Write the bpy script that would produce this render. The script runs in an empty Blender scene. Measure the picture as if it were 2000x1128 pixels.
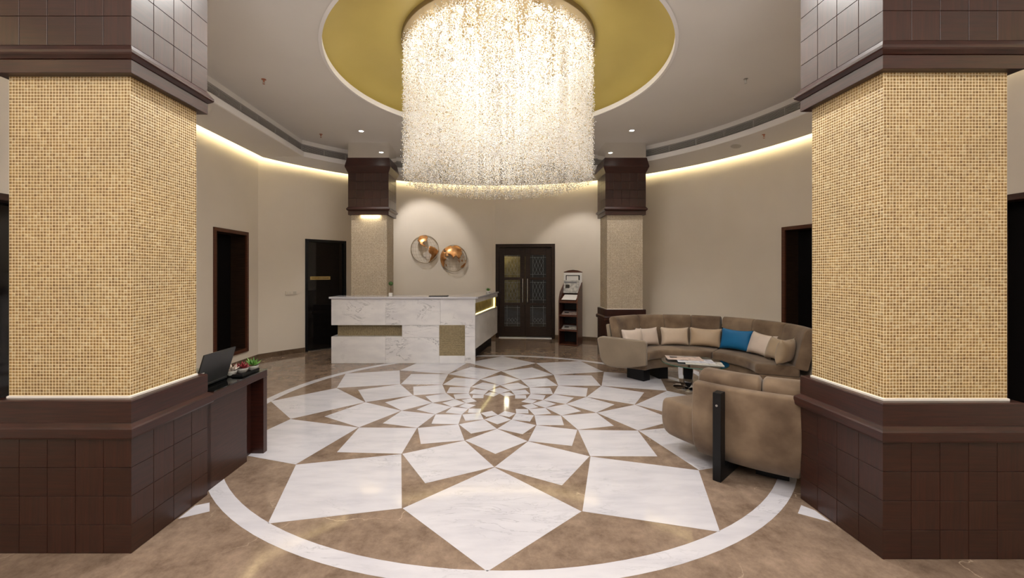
import bpy, bmesh, math, random
import numpy as np
from mathutils import Vector, Matrix
random.seed(7)
rng = np.random.default_rng(11)
SC = bpy.context.scene
COL = SC.collection
PI = math.pi
def rad(d): return d * PI / 180.0

# ------------------------------------------------------------------ camera
cam_d = bpy.data.cameras.new('camera')
cam = bpy.data.objects.new('camera', cam_d); COL.objects.link(cam)
cam.location = (0, 0, 1.5); cam.rotation_euler = (PI / 2, 0, 0)
cam_d.sensor_width = 36.0; cam_d.lens = 36.0 * 805 / 2000
cam_d.shift_x = 0.016; cam_d.shift_y = -0.016
cam_d.clip_start = 0.05; cam_d.clip_end = 100
SC.camera = cam

# ------------------------------------------------------------------ exposure, world, lamps
SC.view_settings.view_transform = 'Standard'
SC.view_settings.look = 'None'
SC.view_settings.gamma = 1.0
SC.view_settings.use_curve_mapping = False
SC.view_settings.exposure = 0.45
SC.cycles.transparent_max_bounces = 24
SC.cycles.max_bounces = 10
SC.cycles.sample_clamp_indirect = 6.0

W = bpy.data.worlds.new('world'); SC.world = W; W.use_nodes = True
W.node_tree.nodes['Background'].inputs[0].default_value = (1.0, 0.96, 0.92, 1)
W.node_tree.nodes['Background'].inputs[1].default_value = 0.16

def lamp(kind, name, loc, energy, color=(1, .93, .84), rot=(0, 0, 0), **kw):
    d = bpy.data.lights.new(name, kind); d.energy = energy; d.color = color
    for k, v in kw.items(): setattr(d, k, v)
    o = bpy.data.objects.new(name, d); COL.objects.link(o)
    o.location = loc; o.rotation_euler = rot
    return o
def aim(o, target):
    o.rotation_euler = (Vector(target) - o.location).to_track_quat('-Z', 'Y').to_euler()

CZ = 3.90                      # ceiling height
CHX, CHY, CHR = 0.03, 5.0, 1.13  # chandelier
# chandelier: disc for the plate spots, plus an unseen fill added among the beads
lamp('AREA', 'chandelier_lamp', (CHX, CHY, 4.14), 67, (1, .985, .95), shape='DISK', size=2.1)
lamp('POINT', 'bead_fill_light', (CHX, CHY, 3.2), 12, (1, .985, .95), shadow_soft_size=.3)
# unseen fill lights added behind the camera, mainly for the column fronts
for x in (-2.0, 2.0):
    lamp('AREA', 'front_fill_light', (x, -1.2, 3.85), 27, (1, .96, .92), shape='RECTANGLE', size=1.6, size_y=1.6)
# unseen fill added behind the camera, thrown up to brighten ceiling and walls
lamp('AREA', 'ceiling_fill_light', (0, -1.4, 2.2), 320, (1, .97, .94), rot=(PI, 0, 0), shape='RECTANGLE', size=2.5, size_y=1.2)
# downlights in the main ceiling (two seen beside the back columns)
DOWN = [(-2.28, 6.99), (2.30, 6.96)]
for x, y in DOWN:
    lamp('SPOT', 'downlight_and_fill_lamp', (x, y, CZ - .03), 60, (1, .95, .88), spot_size=rad(75), spot_blend=.6, shadow_soft_size=.04)
for x, y in ((-1.25, 3.25), (1.3, 3.25)):  # unseen fill spots added to light the inner column faces
    lamp('SPOT', 'downlight_and_fill_lamp', (x, y, CZ - .02), 135, (1, .97, .93), spot_size=rad(140), spot_blend=.7, shadow_soft_size=.05)
# wall washers over the globes and the newspaper stand
for src, dst, e in [((-1.45, 7.9, 3.55), (-1.5, 9.25, 2.2), 60), ((1.75, 7.9, 3.55), (1.72, 9.1, 1.7), 45)]:
    aim(lamp('SPOT', 'wall_washer_lamp', src, e, (1, .95, .9), spot_size=rad(62), spot_blend=.55, shadow_soft_size=.03), dst)

# ------------------------------------------------------------------ materials
def new_mat(name):
    m = bpy.data.materials.new(name); m.use_nodes = True
    nt = m.node_tree
    return m, nt, nt.nodes['Principled BSDF']
def N(nt, t, **kw):
    n = nt.nodes.new(t)
    for k, v in kw.items(): setattr(n, k, v)
    return n
def simple(name, col, rough=.5, metal=0.0, spec=.5, emit=None, estr=0, coat=0, sheen=0):
    m, nt, b = new_mat(name)
    b.inputs['Base Color'].default_value = (*col, 1)
    b.inputs['Roughness'].default_value = rough
    b.inputs['Metallic'].default_value = metal
    b.inputs['Specular IOR Level'].default_value = spec
    b.inputs['Coat Weight'].default_value = coat
    b.inputs['Coat Roughness'].default_value = .2
    b.inputs['Sheen Weight'].default_value = sheen
    if emit:
        b.inputs['Emission Color'].default_value = (*emit, 1)
        b.inputs['Emission Strength'].default_value = estr
    return m
def noisy(name, c1, c2, scale=8, rough=.5, detail=4, stretch=(1, 1, 1), bump=0, spec=.5, lo=.35, hi=.65, metal=0, sheen=0, coat=0, rand=0.0):
    m, nt, b = new_mat(name)
    tc = N(nt, 'ShaderNodeTexCoord'); mp = N(nt, 'ShaderNodeMapping')
    mp.inputs['Scale'].default_value = stretch
    nt.links.new(tc.outputs['Object'], mp.inputs['Vector'])
    nz = N(nt, 'ShaderNodeTexNoise'); nz.inputs['Scale'].default_value = scale; nz.inputs['Detail'].default_value = detail
    nt.links.new(mp.outputs[0], nz.inputs['Vector'])
    cr = N(nt, 'ShaderNodeValToRGB')
    cr.color_ramp.elements[0].position = lo; cr.color_ramp.elements[0].color = (*c1, 1)
    cr.color_ramp.elements[1].position = hi; cr.color_ramp.elements[1].color = (*c2, 1)
    nt.links.new(nz.outputs[0], cr.inputs[0])
    out = cr.outputs[0]
    if rand:
        oi = N(nt, 'ShaderNodeObjectInfo'); hs = N(nt, 'ShaderNodeHueSaturation')
        ma = N(nt, 'ShaderNodeMapRange'); ma.inputs['To Min'].default_value = 1 - rand; ma.inputs['To Max'].default_value = 1 + rand
        nt.links.new(oi.outputs['Random'], ma.inputs[0]); nt.links.new(ma.outputs[0], hs.inputs['Value'])
        nt.links.new(out, hs.inputs['Color']); out = hs.outputs[0]
    nt.links.new(out, b.inputs['Base Color'])
    b.inputs['Roughness'].default_value = rough; b.inputs['Specular IOR Level'].default_value = spec
    b.inputs['Metallic'].default_value = metal; b.inputs['Sheen Weight'].default_value = sheen
    b.inputs['Coat Weight'].default_value = coat; b.inputs['Coat Roughness'].default_value = .25
    if bump:
        bp = N(nt, 'ShaderNodeBump'); bp.inputs['Strength'].default_value = bump; bp.inputs['Distance'].default_value = .01
        nt.links.new(nz.outputs[0], bp.inputs['Height']); nt.links.new(bp.outputs[0], b.inputs['Normal'])
    return m
def wood_panel_mat(name, c1, c2, rough=.36):
    """grain runs along x or z of the panel by the object's random number"""
    m, nt, b = new_mat(name)
    tc = N(nt, 'ShaderNodeTexCoord'); oi = N(nt, 'ShaderNodeObjectInfo')
    ms = []
    for s in ((3, 3, 60), (60, 60, 3)):
        mp = N(nt, 'ShaderNodeMapping'); mp.inputs['Scale'].default_value = s
        nt.links.new(tc.outputs['Object'], mp.inputs['Vector']); ms.append(mp)
    gt = N(nt, 'ShaderNodeMath', operation='GREATER_THAN'); gt.inputs[1].default_value = .5
    nt.links.new(oi.outputs['Random'], gt.inputs[0])
    mx = N(nt, 'ShaderNodeMix', data_type='VECTOR')
    nt.links.new(gt.outputs[0], mx.inputs['Factor'])
    nt.links.new(ms[0].outputs[0], mx.inputs[4]); nt.links.new(ms[1].outputs[0], mx.inputs[5])
    ad = N(nt, 'ShaderNodeVectorMath', operation='ADD'); nt.links.new(mx.outputs[1], ad.inputs[0]); nt.links.new(oi.outputs['Random'], ad.inputs[1])
    nz = N(nt, 'ShaderNodeTexNoise'); nz.inputs['Scale'].default_value = 1.6; nz.inputs['Detail'].default_value = 5
    nt.links.new(ad.outputs[0], nz.inputs['Vector'])
    cr = N(nt, 'ShaderNodeValToRGB')
    cr.color_ramp.elements[0].position = .3; cr.color_ramp.elements[0].color = (*c1, 1)
    cr.color_ramp.elements[1].position = .72; cr.color_ramp.elements[1].color = (*c2, 1)
    nt.links.new(nz.outputs[0], cr.inputs[0])
    hs = N(nt, 'ShaderNodeHueSaturation'); ma = N(nt, 'ShaderNodeMapRange')
    ma.inputs['To Min'].default_value = .86; ma.inputs['To Max'].default_value = 1.14
    nt.links.new(oi.outputs['Random'], ma.inputs[0]); nt.links.new(ma.outputs[0], hs.inputs['Value']); nt.links.new(cr.outputs[0], hs.inputs['Color'])
    nt.links.new(hs.outputs[0], b.inputs['Base Color'])
    b.inputs['Roughness'].default_value = rough; b.inputs['Specular IOR Level'].default_value = .6
    return m
def island_mat(name, cols, rough=.25, spec=.6, metal=0.0, rough2=None):
    """each loose piece of the mesh takes its own tone"""
    m, nt, b = new_mat(name)
    g = N(nt, 'ShaderNodeNewGeometry'); cr = N(nt, 'ShaderNodeValToRGB')
    els = cr.color_ramp.elements
    els[0].color = (*cols[0], 1); els[1].color = (*cols[-1], 1)
    for i, c in enumerate(cols[1:-1]):
        e = els.new((i + 1) / (len(cols) - 1)); e.color = (*c, 1)
    nt.links.new(g.outputs['Random Per Island'], cr.inputs[0])
    nz = N(nt, 'ShaderNodeTexNoise'); nz.inputs['Scale'].default_value = 3.0
    tc = N(nt, 'ShaderNodeTexCoord'); nt.links.new(tc.outputs['Object'], nz.inputs['Vector'])
    hs = N(nt, 'ShaderNodeHueSaturation'); ma = N(nt, 'ShaderNodeMapRange')
    ma.inputs['From Min'].default_value = .3; ma.inputs['From Max'].default_value = .7
    ma.inputs['To Min'].default_value = .85; ma.inputs['To Max'].default_value = 1.15
    nt.links.new(nz.outputs[0], ma.inputs[0]); nt.links.new(ma.outputs[0], hs.inputs['Value']); nt.links.new(cr.outputs[0], hs.inputs['Color'])
    nt.links.new(hs.outputs[0], b.inputs['Base Color'])
    b.inputs['Roughness'].default_value = rough; b.inputs['Specular IOR Level'].default_value = spec; b.inputs['Metallic'].default_value = metal
    return m
def marble_white(name, base=(.60, .588, .628), vein=(.26, .26, .29), scale=3.0, rough=.07, amount=.6, vw=.02):
    m, nt, b = new_mat(name)
    tc = N(nt, 'ShaderNodeTexCoord'); oi = N(nt, 'ShaderNodeObjectInfo')
    sc = N(nt, 'ShaderNodeVectorMath', operation='SCALE'); sc.inputs['Scale'].default_value = 37.0
    cb = N(nt, 'ShaderNodeCombineXYZ'); nt.links.new(oi.outputs['Random'], cb.inputs[0]); nt.links.new(oi.outputs['Random'], cb.inputs[1])
    nt.links.new(cb.outputs[0], sc.inputs[0])
    ad = N(nt, 'ShaderNodeVectorMath', operation='ADD')
    nt.links.new(tc.outputs['Object'], ad.inputs[0]); nt.links.new(sc.outputs[0], ad.inputs[1])
    mp = N(nt, 'ShaderNodeMapping'); mp.inputs['Rotation'].default_value = (.3, .2, .6); mp.inputs['Scale'].default_value = (.8, 2.8, 1.8)
    nt.links.new(ad.outputs[0], mp.inputs['Vector'])
    n1 = N(nt, 'ShaderNodeTexNoise'); n1.inputs['Scale'].default_value = scale; n1.inputs['Detail'].default_value = 9; n1.inputs['Distortion'].default_value = 1.2
    n1.inputs['Roughness'].default_value = .62
    nt.links.new(mp.outputs[0], n1.inputs['Vector'])
    # thin veins where the noise crosses .5
    sb = N(nt, 'ShaderNodeMath', operation='SUBTRACT'); sb.inputs[1].default_value = .5; nt.links.new(n1.outputs[0], sb.inputs[0])
    ab = N(nt, 'ShaderNodeMath', operation='ABSOLUTE'); nt.links.new(sb.outputs[0], ab.inputs[0])
    mr = N(nt, 'ShaderNodeMapRange'); mr.inputs['From Max'].default_value = vw; mr.inputs['To Min'].default_value = 1; mr.inputs['To Max'].default_value = 0
    nt.links.new(ab.outputs[0], mr.inputs[0])
    n2 = N(nt, 'ShaderNodeTexNoise'); n2.inputs['Scale'].default_value = 1.7; nt.links.new(ad.outputs[0], n2.inputs['Vector'])
    m2 = N(nt, 'ShaderNodeMapRange'); m2.inputs['From Min'].default_value = .48; m2.inputs['From Max'].default_value = .68; m2.inputs['To Max'].default_value = amount
    nt.links.new(n2.outputs[0], m2.inputs[0])
    mu = N(nt, 'ShaderNodeMath', operation='MULTIPLY'); nt.links.new(mr.outputs[0], mu.inputs[0]); nt.links.new(m2.outputs[0], mu.inputs[1])
    n3 = N(nt, 'ShaderNodeTexNoise'); n3.inputs['Scale'].default_value = 4; n3.inputs['Detail'].default_value = 6; nt.links.new(mp.outputs[0], n3.inputs['Vector'])
    c3 = N(nt, 'ShaderNodeValToRGB'); c3.color_ramp.elements[0].color = (base[0] * .86, base[1] * .86, base[2] * .88, 1); c3.color_ramp.elements[0].position = .3
    c3.color_ramp.elements[1].color = (*base, 1); c3.color_ramp.elements[1].position = .6
    nt.links.new(n3.outputs[0], c3.inputs[0])
    mx = N(nt, 'ShaderNodeMix', data_type='RGBA'); mx.inputs[7].default_value = (*vein, 1)
    nt.links.new(mu.outputs[0], mx.inputs['Factor']); nt.links.new(c3.outputs[0], mx.inputs[6])
    nt.links.new(mx.outputs[2], b.inputs['Base Color'])
    b.inputs['Roughness'].default_value = rough
    return m
def marble_brown(name, rough=.07):
    m, nt, b = new_mat(name)
    tc = N(nt, 'ShaderNodeTexCoord')
    n1 = N(nt, 'ShaderNodeTexNoise'); n1.inputs['Scale'].default_value = 4.5; n1.inputs['Detail'].default_value = 12; n1.inputs['Roughness'].default_value = .78
    nt.links.new(tc.outputs['Object'], n1.inputs['Vector'])
    cr = N(nt, 'ShaderNodeValToRGB')
    cr.color_ramp.elements[0].position = .30; cr.color_ramp.elements[0].color = (.115, .077, .054, 1)
    cr.color_ramp.elements[1].position = .74; cr.color_ramp.elements[1].color = (.365, .268, .20, 1)
    nt.links.new(n1.outputs[0], cr.inputs[0])
    vo = N(nt, 'ShaderNodeTexVoronoi', feature='DISTANCE_TO_EDGE'); vo.inputs['Scale'].default_value = 1.3
    nd = N(nt, 'ShaderNodeTexNoise'); nd.inputs['Scale'].default_value = 3; nd.inputs['Detail'].default_value = 6
    nt.links.new(tc.outputs['Object'], nd.inputs['Vector'])
    va = N(nt, 'ShaderNodeMix', data_type='RGBA', blend_type='ADD'); va.inputs['Factor'].default_value = .55
    nt.links.new(tc.outputs['Object'], va.inputs[6]); nt.links.new(nd.outputs['Color'], va.inputs[7])
    nt.links.new(va.outputs[2], vo.inputs['Vector'])
    mr = N(nt, 'ShaderNodeMapRange'); mr.inputs['From Max'].default_value = .007; mr.inputs['To Min'].default_value = 1; mr.inputs['To Max'].default_value = 0
    nt.links.new(vo.outputs['Distance'], mr.inputs[0])
    n2 = N(nt, 'ShaderNodeTexNoise'); n2.inputs['Scale'].default_value = 1.5; nt.links.new(tc.outputs['Object'], n2.inputs['Vector'])
    m2 = N(nt, 'ShaderNodeMapRange'); m2.inputs['From Min'].default_value = .48; m2.inputs['From Max'].default_value = .62; m2.inputs['To Max'].default_value = .7
    nt.links.new(n2.outputs[0], m2.inputs[0])
    mu = N(nt, 'ShaderNodeMath', operation='MULTIPLY'); nt.links.new(mr.outputs[0], mu.inputs[0]); nt.links.new(m2.outputs[0], mu.inputs[1])
    mx = N(nt, 'ShaderNodeMix', data_type='RGBA'); mx.inputs[7].default_value = (.62, .5, .38, 1)
    nt.links.new(mu.outputs[0], mx.inputs['Factor']); nt.links.new(cr.outputs[0], mx.inputs[6])
    nt.links.new(mx.outputs[2], b.inputs['Base Color'])
    b.inputs['Roughness'].default_value = rough
    return m
def crystal_mat(name):
    m, nt, b = new_mat(name)
    nt.nodes.remove(b); out = nt.nodes['Material Output']
    g = N(nt, 'ShaderNodeNewGeometry'); cr = N(nt, 'ShaderNodeValToRGB')
    els = cr.color_ramp.elements
    els[0].color = (.62, .44, .18, 1); els[1].color = (1, .98, .95, 1)
    e = els.new(.18); e.color = (.97, .90, .74, 1)
    e = els.new(.4); e.color = (1, .985, .96, 1)
    nt.links.new(g.outputs['Random Per Island'], cr.inputs[0])
    gl = N(nt, 'ShaderNodeBsdfGlossy'); gl.inputs['Roughness'].default_value = .22; nt.links.new(cr.outputs[0], gl.inputs['Color'])
    tl = N(nt, 'ShaderNodeBsdfTranslucent'); nt.links.new(cr.outputs[0], tl.inputs['Color'])
    df = N(nt, 'ShaderNodeBsdfDiffuse'); nt.links.new(cr.outputs[0], df.inputs['Color'])
    tr = N(nt, 'ShaderNodeBsdfTransparent')
    m1 = N(nt, 'ShaderNodeMixShader'); m1.inputs[0].default_value = .5; nt.links.new(tl.outputs[0], m1.inputs[1]); nt.links.new(df.outputs[0], m1.inputs[2])
    m2 = N(nt, 'ShaderNodeMixShader'); m2.inputs[0].default_value = .45; nt.links.new(m1.outputs[0], m2.inputs[1]); nt.links.new(gl.outputs[0], m2.inputs[2])
    m3 = N(nt, 'ShaderNodeMixShader'); m3.inputs[0].default_value = .42; nt.links.new(m2.outputs[0], m3.inputs[1]); nt.links.new(tr.outputs[0], m3.inputs[2])
    nt.links.new(m3.outputs[0], out.inputs['Surface'])
    return m
def glass_mat(name, tint=(.9, .97, .95), refl=.12, rough=.02):
    m, nt, b = new_mat(name)
    nt.nodes.remove(b); out = nt.nodes['Material Output']
    tr = N(nt, 'ShaderNodeBsdfTransparent'); tr.inputs[0].default_value = (*tint, 1)
    gl = N(nt, 'ShaderNodeBsdfGlossy'); gl.inputs['Roughness'].default_value = rough
    fr = N(nt, 'ShaderNodeFresnel'); fr.inputs[0].default_value = 1.5
    ad = N(nt, 'ShaderNodeMath', operation='ADD', use_clamp=True); ad.inputs[1].default_value = refl; nt.links.new(fr.outputs[0], ad.inputs[0])
    mx = N(nt, 'ShaderNodeMixShader'); nt.links.new(ad.outputs[0], mx.inputs[0]); nt.links.new(tr.outputs[0], mx.inputs[1]); nt.links.new(gl.outputs[0], mx.inputs[2])
    nt.links.new(mx.outputs[0], out.inputs['Surface'])
    return m
def print_mat(name, paper, ink, lines=46, pic=None):
    """newsprint: columns of text lines, a masthead and a picture block, from the sheet's own 0..1 coordinates"""
    m, nt, b = new_mat(name)
    tc = N(nt, 'ShaderNodeTexCoord')
    mp = N(nt, 'ShaderNodeMapping'); mp.inputs['Scale'].default_value = (26, lines, 1); nt.links.new(tc.outputs['Generated'], mp.inputs['Vector'])
    br = N(nt, 'ShaderNodeTexBrick'); br.inputs['Scale'].default_value = 1; br.inputs['Mortar Size'].default_value = .22
    br.inputs['Brick Width'].default_value = 5; br.inputs['Row Height'].default_value = 1
    br.inputs['Color1'].default_value = (*ink, 1); br.inputs['Color2'].default_value = tuple(i * .6 + p * .4 for i, p in zip(ink, paper)) + (1,)
    br.inputs['Mortar'].default_value = (*paper, 1)
    nt.links.new(mp.outputs[0], br.inputs['Vector'])
    nz = N(nt, 'ShaderNodeTexNoise'); nz.inputs['Scale'].default_value = 5; nt.links.new(tc.outputs['Generated'], nz.inputs['Vector'])
    mr = N(nt, 'ShaderNodeMapRange'); mr.inputs['From Min'].default_value = .4; mr.inputs['From Max'].default_value = .6
    nt.links.new(nz.outputs[0], mr.inputs[0])
    mx = N(nt, 'ShaderNodeMix', data_type='RGBA'); mx.inputs[6].default_value = (*paper, 1)
    nt.links.new(mr.outputs[0], mx.inputs['Factor']); nt.links.new(br.outputs[0], mx.inputs[7])
    nt.links.new(mx.outputs[2], b.inputs['Base Color']); b.inputs['Roughness'].default_value = .8
    return m

M = {}
M['wall'] = noisy('wall_paint', (.72, .645, .555), (.76, .685, .595), 1.2, .7, spec=.25)
M['ceiling'] = noisy('ceiling_paint', (.73, .695, .655), (.76, .725, .685), 1.0, .75, spec=.25)
M['white'] = simple('white_trim_paint', (.88, .85, .83), .55)
M['gold_paint'] = noisy('gold_dome_paint', (.56, .44, .13), (.60, .475, .145), 1.5, .38, spec=.5)
M['wood'] = noisy('dark_wood', (.021, .0058, .004), (.046, .0118, .0075), 3, .32, 6, (2, 2, 30), spec=.6, coat=.0)
M['woodh'] = noisy('dark_wood_horizontal_grain', (.021, .0058, .004), (.046, .0118, .0075), 3, .32, 6, (2, 2, 40), spec=.6, coat=.0)
M['panel'] = wood_panel_mat('wood_panel', (.021, .006, .0035), (.046, .013, .0075), .33)
M['darkwood'] = noisy('black_brown_wood', (.018, .009, .005), (.034, .017, .009), 3, .45, 5, (2, 2, 25), spec=.25)
M['redwood'] = noisy('red_brown_wood', (.06, .018, .008), (.11, .032, .014), 3, .35, 5, (3, 3, 25))
M['black'] = simple('black_satin', (.005, .005, .006), .45, spec=.3)
M['blackvoid'] = simple('dark_interior', (.004, .004, .004), .6)
M['tile'] = island_mat('gold_glass_tile', [(.22, .115, .022), (.30, .170, .040), (.37, .235, .075), (.28, .155, .035), (.44, .32, .15)], .48, .9)
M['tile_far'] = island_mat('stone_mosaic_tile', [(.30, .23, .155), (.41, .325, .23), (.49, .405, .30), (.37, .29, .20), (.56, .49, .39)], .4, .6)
M['tile_counter'] = island_mat('olive_mosaic_tile', [(.12, .085, .036), (.19, .14, .065), (.25, .19, .10), (.16, .115, .05)], .4, .5)
M['countergrout'] = simple('olive_grout', (.40, .33, .21), .8, spec=.2)
M['grout'] = simple('cream_grout', (.92, .78, .52), .8, spec=.2)
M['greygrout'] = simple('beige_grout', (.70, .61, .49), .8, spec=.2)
M['marble'] = marble_white('white_marble')
M['marble_desk'] = marble_white('veined_white_marble', (.76, .745, .755), (.22, .22, .25), 2.6, .12, .95, .02)
M['marble_grey'] = noisy('grey_marble', (.76, .75, .755), (.86, .855, .86), 3, .12, 6, (1, 1, 2))
M['floor'] = marble_brown('brown_marble')
M['skirt'] = noisy('brown_stone_skirting', (.11, .07, .045), (.19, .13, .085), 7, .15, 6, rand=.15)
M['chrome'] = simple('chrome', (.75, .75, .76), .08, 1)
M['steel'] = simple('brushed_steel', (.55, .54, .52), .3, 1)
M['leading'] = simple('lead_strips', (.42, .42, .40), .3, .8)
M['mirror'] = simple('mirror_panel', (.90, .89, .86), .03, 1)
M['alu'] = simple('grey_aluminium', (.42, .40, .38), .45, .3)
M['slat'] = simple('grille_slat', (.52, .49, .46), .5, .2)
M['copper'] = noisy('copper_leaf', (.42, .17, .05), (.72, .40, .17), 9, .3, 4, metal=.75)
M['wire'] = simple('dull_gold_wire', (.42, .34, .22), .4, .6)
M['velvet'] = noisy('taupe_velvet', (.085, .052, .031), (.235, .164, .106), 3.8, .75, 6, bump=.08, sheen=.22, lo=.3, hi=.7, spec=.2)
M['velvet_light'] = noisy('pale_taupe_velvet', (.20, .155, .11), (.245, .195, .14), 3.0, .8, 5, sheen=.3, spec=.2)
def satin(n, c): return noisy(n, tuple(x * .9 for x in c), tuple(min(1, x * 1.06) for x in c), 4, .5, 3, sheen=.25)
M['cush_pale'] = satin('pale_satin', (.60, .50, .43)); M['cush_cream'] = satin('cream_satin', (.52, .41, .31))
M['cush_beige'] = satin('beige_satin', (.40, .29, .19)); M['cush_tan'] = satin('tan_satin', (.36, .265, .17)); M['cush_blue'] = noisy('blue_satin', (.002, .10, .25), (.003, .125, .30), 4, .55, 3, sheen=.03, spec=.3)
M['glass'] = glass_mat('table_glass', (.80, .88, .85), .06)
M['doorglass'] = glass_mat('door_glass', (.80, .80, .76), .0)
M['darkglass'] = simple('dark_glass', (.006, .005, .005), .06, spec=.5)
M['glassedge'] = simple('green_glass_edge', (.02, .10, .07), .1)
M['crystal'] = crystal_mat('crystal_beads')
M['lampglow'] = simple('lamp_glow', (1, 1, 1), .4, emit=(1, .95, .85), estr=22)
M['cove'] = simple('cove_led_strip', (1, 1, 1), .5, emit=(1, .88, .52), estr=16)
M['led'] = simple('counter_led_strip', (1, 1, 1), .5, emit=(1, .90, .42), estr=2.6)
M['goldleaf'] = noisy('gold_leaf_panel', (.34, .25, .07), (.55, .43, .16), 9, .35, 6, metal=.3)
M['goldsign'] = noisy('brass_plate', (.55, .38, .12), (.7, .55, .28), 3, .3, metal=.7)
M['ink'] = simple('dark_lettering', (.02, .015, .01), .5)
M['greyink'] = simple('grey_lettering', (.2, .2, .21), .5)
M['paper'] = simple('white_paper', (.78, .76, .74), .8)
M['news'] = print_mat('newsprint', (.62, .60, .56), (.10, .10, .10))
M['news_pink'] = print_mat('pink_newsprint', (.66, .52, .46), (.12, .09, .09))
M['news_blue'] = print_mat('blue_white_newsprint', (.66, .66, .68), (.10, .14, .32))
M['leaf'] = noisy('green_leaf', (.06, .20, .03), (.20, .40, .08), 20, .45)
M['leaf_dark'] = noisy('dark_green_leaf', (.02, .06, .008), (.06, .13, .02), 40, .6)
M['leaf_red'] = noisy('red_leaf', (.18, .015, .02), (.38, .05, .06), 20, .45)
M['pot'] = simple('white_ceramic', (.74, .72, .70), .25)
M['potgrey'] = simple('grey_ceramic', (.42, .40, .37), .4)
M['soil'] = simple('potting_soil', (.03, .02, .012), .9)
M['laptop'] = noisy('charcoal_plastic', (.012, .012, .013), (.02, .02, .022), 10, .38)
M['screen'] = simple('unlit_screen', (.01, .01, .012), .15)
M['plastic'] = simple('cream_plastic', (.66, .60, .52), .4)
M['sprinkler'] = simple('copper_brass', (.42, .17, .10), .35, .6)
M['speaker'] = simple('speaker_grille', (.50, .47, .43), .7)

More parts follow.
